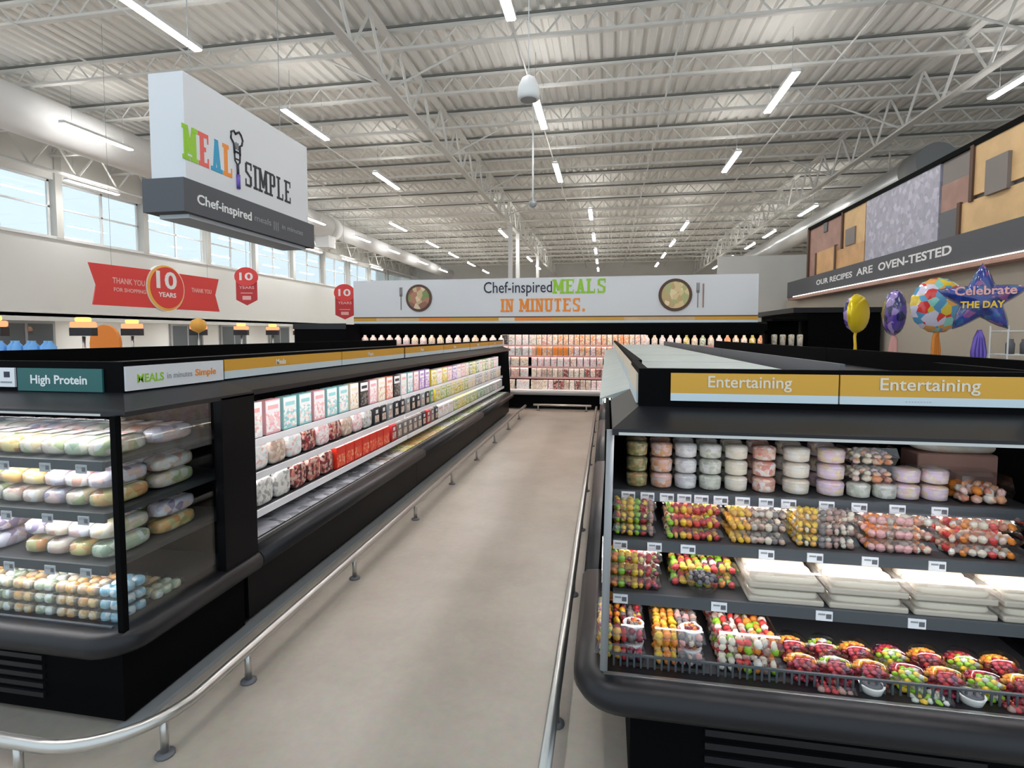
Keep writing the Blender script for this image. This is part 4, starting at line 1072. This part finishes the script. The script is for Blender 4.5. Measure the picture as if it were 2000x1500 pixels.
sn = {'o': snack('snack_orange'), 'b': snack('snack_blue'), 'g': snack('wrap_green')}
for i, k in enumerate('googogoob'):
    cn = {'o': 'orange', 'b': 'pale blue', 'g': 'green'}[k]
    for l in range(3):
        put(sn[k], (-2.82+i*.1065-.0, 1.84, .43+l*.052), '%s snack box, %s of the %s stack from left on the bottom left deck' % (cn, LV[l], ordw(i+1)), 'snack box', 'snack boxes on the left deck')
    put(sn['o' if i % 2 else 'g'], (-2.82+i*.1065, 2.03, .43), 'snack box behind the %s stack from left on the bottom left deck' % ordw(i+1), 'snack box', 'rear snack boxes on the left deck')

# ---- left aisle products (front faces +x)
def carton(w, h, d, m, face=None, nm='meal_carton'):
    """w along y, h up, d along x (front at x=0)"""
    tint = {'print_coral': 'coral', 'print_rose': 'rose', 'print_aqua': 'aqua', 'print_lilac': 'lilac', 'print_cream': 'cream', 'print_dark': 'ink', 'print_yellow': 'lemon', 'print_lime': 'lime', 'print_green': 'leaf', 'print_red': 'red_gloss', 'print_white': 'white', 'print_grey': 'mid_grey'}.get(m, 'white')
    b = MB().box(-d, 0, 0, w, 0, h, face or (tint if m not in ('print_dark',) else 'ink'))
    b.box(0, .0015, .005, w-.005, h*.62, h*.96, 'white' if not face else 'red_gloss').box(.0015, .002, w*.15, w*.85, h*.72, h*.84, tint if tint != 'white' else 'pink')
    b.box(0, .0015, .005, w-.005, h*.06, h*.62, m)
    return b.obj(nm)
def sleeve(w, h, m, nm='meal_sleeve'):
    """upright sleeve pack, bulging, with a printed window"""
    body = {'print_dark': 'ink', 'print_wine': 'dark_red', 'print_beige': 'taupe', 'print_grey': 'mid_grey', 'print_green': 'leaf'}.get(m, 'ink')
    b = MB().prism([(0, 0), (-.05, 0), (-.045, h*.85), (-.03, h), (-.018, h), (-.002, h*.9)], 0, w, body, axis='y')
    b.box(0, .0015, w*.16, w*.84, h*.12, h*.5, 'print_beige').box(-.001, .001, w*.3, w*.7, h*.6, h*.8, 'white')
    return b.obj(nm)
def pouch(w, h, m, nm='food_pouch'):
    b = MB().sellip((-.03, w/2, h*.46), .028, w*.49, h*.46, m, e=.45, nu=16, nv=8).box(-.034, -.026, .01, w-.01, h*.88, h, m)
    return b.obj(nm)
def grp(lst, y0, pitch, xf, z, mk, where, cat, group, jitter=.0, endtxt='in line'):
    y = y0
    cache = {}
    for i, m_ in enumerate(lst):
        if m_ is None: y += pitch; continue
        if m_ not in cache: cache[m_] = mk(m_)
        o = put(cache[m_], (xf, y+rnd(-jitter, jitter), z), '', cat, group)
        cn = m_.replace('print_', '').replace('_', ' ').replace('wrap ', '').replace('tub ', '')
        o['label'] = '%s %s, %s %s %s' % (cn, cat, ordw(i+1), endtxt, where); y += pitch
R_ = random.choice
xA, xB, xC = -2.085, -2.05, -2.02
seqA = ['print_coral', 'print_white', 'print_rose', 'print_aqua', 'print_aqua', 'print_rose', 'print_aqua', 'print_aqua', 'print_cream', 'print_dark', 'print_rose', 'print_cream', 'print_coral', 'print_dark', 'print_white', 'print_aqua', 'print_rose', 'print_lilac', 'print_lilac']
grp(seqA, 2.60, .185, xA, .969, lambda m_: carton(.150, .215, .06, m_), 'on the top left aisle shelf', 'meal carton', 'cartons on the top left aisle shelf')
seqA2 = ['print_yellow', 'print_white', 'print_yellow', 'print_rose', 'print_lilac', 'print_white', 'print_rose', 'print_cream', 'print_green', 'print_yellow', 'print_green', 'print_white', 'print_lime', 'print_green', 'print_cream', 'print_green', 'print_rose', 'print_white']
grp(seqA2, 6.15, .225, xA, .969, lambda m_: carton(.205, .19, .08, m_, nm='chilled_pack'), 'on the far part of the top left aisle shelf', 'chilled pack', 'chilled packs on the top left aisle shelf')
seqB = ['print_beige', 'print_white', 'print_beige', 'print_white', 'print_wine', 'print_rose', 'print_wine', 'print_beige', 'print_rose', 'print_grey']
grp(seqB, 2.60, .185, xB, .779, lambda m_: pouch(.168, .165, m_), 'on the middle left aisle shelf', 'food pouch', 'pouches on the middle left aisle shelf')
grp(['print_dark', 'print_dark', 'print_grey', 'print_dark', 'print_dark', 'print_grey', 'print_dark', 'print_dark', 'print_grey', 'print_dark', 'print_green'], 4.46, .155, xB, .779, lambda m_: sleeve(.115, .165, m_), 'on the middle left aisle shelf', 'meal sleeve', 'sleeves on the middle left aisle shelf')
grp([R_(['print_lime', 'print_yellow', 'print_yellow']) if i < 7 else R_(['print_green', 'print_cream', 'print_grey']) for i in range(18)], 6.2, .225, xB, .779, lambda m_: carton(.205, .16, .10, m_, nm='chilled_pack'), 'on the far part of the middle left aisle shelf', 'chilled pack', 'chilled packs on the middle left aisle shelf')
grp(['print_beige', 'print_grey', 'print_grey', 'print_wine', 'print_wine', 'print_wine'], 2.60, .185, xC, .569, lambda m_: pouch(.165, .175, m_), 'on the lower left aisle shelf', 'food pouch', 'pouches on the lower left aisle shelf')
grp(['print_red']*7, 3.72, .145, xC, .569, lambda m_: carton(.135, .16, .09, m_, face='red_gloss', nm='red_box'), 'in the red block on the lower left aisle shelf', 'box', 'red boxes on the lower left aisle shelf')
grp([R_(['print_dark', 'print_wine', 'print_beige']) for i in range(10)], 4.78, .145, xC, .569, lambda m_: sleeve(.118, .16, m_), 'on the lower left aisle shelf', 'meal sleeve', 'sleeves on the lower left aisle shelf')
grp([R_(['print_yellow', 'print_white', 'print_lime']) if i < 9 else R_(['print_green', 'print_grey', 'print_white']) for i in range(18)], 6.2, .225, xC, .569, lambda m_: carton(.205, .145, .11, m_, nm='chilled_pack'), 'on the far part of the lower left aisle shelf', 'chilled pack', 'chilled packs on the lower left aisle shelf')
# deck trays
def deck_tray(m_, l=.27, w=.17, h=.03):
    t = bpy.data.objects.new('flat_meal_tray', None); COL.objects.link(t)
    MB().prism([(0, 0), (w, 0), (w+.008, h), (-.008, h)], 0, l, 'black_gloss', axis='y').obj('tray_base', t)
    MB().box(-.008, w+.008, 0, l, h, h+.004, m_).obj('film_lid', t)
    return t
dcache = {}
for i in range(27):
    y = 2.62+i*.282
    m_ = 'silver_film' if i < 2 else R_(['silver_film', 'dish_tray', 'silver_film']) if i < 7 else 'dish_tray' if i < 8 else R_(['snack_orange', 'print_yellow', 'wrap_orange']) if i < 12 else R_(['print_yellow', 'print_white', 'print_lime']) if i < 20 else R_(['print_white', 'print_green', 'print_grey'])
    if m_ not in dcache: dcache[m_] = deck_tray(m_)
    cn = {'silver_film': 'silver-filmed', 'dish_tray': 'brown and silver', 'snack_orange': 'orange', 'wrap_orange': 'amber'}.get(m_, m_.replace('print_', ''))
    put(dcache[m_], (-2.10, y, .427), '%s flat meal tray, %s from the near end of the left aisle deck' % (cn, ordw(i+1)), 'meal tray', 'flat trays on the left aisle deck')

# ---- right aisle products (front faces -x)
for z, xf, wn_, h in ((.969, .18, 'top', .19), (.779, .145, 'middle', .15), (.569, .115, 'lower', .16)):
    cache = {}
    for i in range(26):
        m_ = R_(['print_cream', 'print_coral', 'print_white', 'print_rose', 'print_beige'])
        if m_ not in cache:
            cache[m_] = MB().box(0, .08, 0, .22, 0, h, 'cream').box(-.0015, 0, .006, .214, .01, h-.01, m_).obj('chilled_pack')
        put(cache[m_], (xf, 2.6+i*.27, z), '%s chilled pack, %s from the near end of the %s right aisle shelf' % (m_[6:], ordw(i+1), wn_), 'chilled pack', 'chilled packs on the %s right aisle shelf' % wn_)

# ---- back case products (face -y)
def bpack(m_, w, h, kind):
    if kind == 'bottle':
        return MB().lathe([(w*.42, 0), (w*.45, h*.05), (w*.45, h*.62), (w*.2, h*.85), (w*.2, h)], m_, c=(w/2, .05, 0), n=10).obj('drink_bottle')
    return MB().box(0, w, 0, .09, 0, h, 'white').box(.003, w-.003, -.0015, 0, .005, h-.005, m_).obj('meal_pack')
bc = {}
def brow(x0, x1, z, h, pitch, cols, nm, kind='box'):
    x = x0; i = 0
    while x < x1:
        m_ = cols(x); key = (m_, round(pitch, 3), h, kind)
        if key not in bc: bc[key] = bpack(m_, pitch*.86, h, kind)
        i += 1
        cn = m_.replace('print_', '').replace('tub_', '').replace('_', ' ')
        o = put(bc[key], (x, BY+.26, z), '%s %s, %s from left %s' % (cn, 'bottle' if kind == 'bottle' else 'meal pack', ordw(i), nm), 'bottle' if kind == 'bottle' else 'meal pack', 'back case: '+nm)
        x += pitch
cr_ = lambda L: (lambda x: random.choice(L))
brow(-5.55, -2.25, 1.362, .21, .20, cr_(['print_cream', 'print_white', 'print_cream', 'print_orange']), 'on the left stretch of the back top shelf', 'bottle')
brow(-2.25, -1.65, 1.362, .22, .15, cr_(['print_grey', 'print_white', 'print_dark']), 'on the back top shelf beside the orange block')
brow(-1.60, .70, 1.362, .22, .115, cr_(['print_orange', 'print_coral', 'print_orange', 'print_cream']), 'on the middle stretch of the back top shelf')
brow(.75, 3.0, 1.362, .21, .16, cr_(['print_cream', 'print_white', 'print_yellow', 'print_orange', 'print_green']), 'on the right stretch of the back top shelf', 'bottle')
brow(-2.25, -1.65, 1.132, .20, .15, cr_(['print_dark', 'print_white', 'print_grey']), 'on the second back shelf beside the orange block')
brow(-1.60, .30, 1.132, .20, .115, lambda x: 'orange' if x < -.9 and random.random() < .5 else random.choice(['print_orange', 'print_coral', 'print_rose']), 'on the second back shelf')
brow(-2.25, -1.65, .902, .19, .2, cr_(['print_green', 'print_white', 'print_cream']), 'on the third back shelf beside the aisle end')
brow(-1.60, .30, .902, .19, .14, cr_(['print_white', 'print_rose', 'print_rose', 'print_coral']), 'on the third back shelf')
brow(-2.25, -1.65, .672, .19, .2, cr_(['print_coral', 'print_white']), 'on the fourth back shelf beside the aisle end')
brow(-1.60, .30, .672, .18, .115, cr_(['print_beige', 'print_wine', 'print_cream', 'print_coral']), 'on the fourth back shelf')
brow(-2.25, -1.60, .402, .2, .32, cr_(['print_cream', 'print_white']), 'on the back deck beside the aisle end')
brow(-1.58, .30, .402, .2, .115, cr_(['print_beige', 'print_cream', 'print_rose', 'print_wine']), 'on the back case deck')
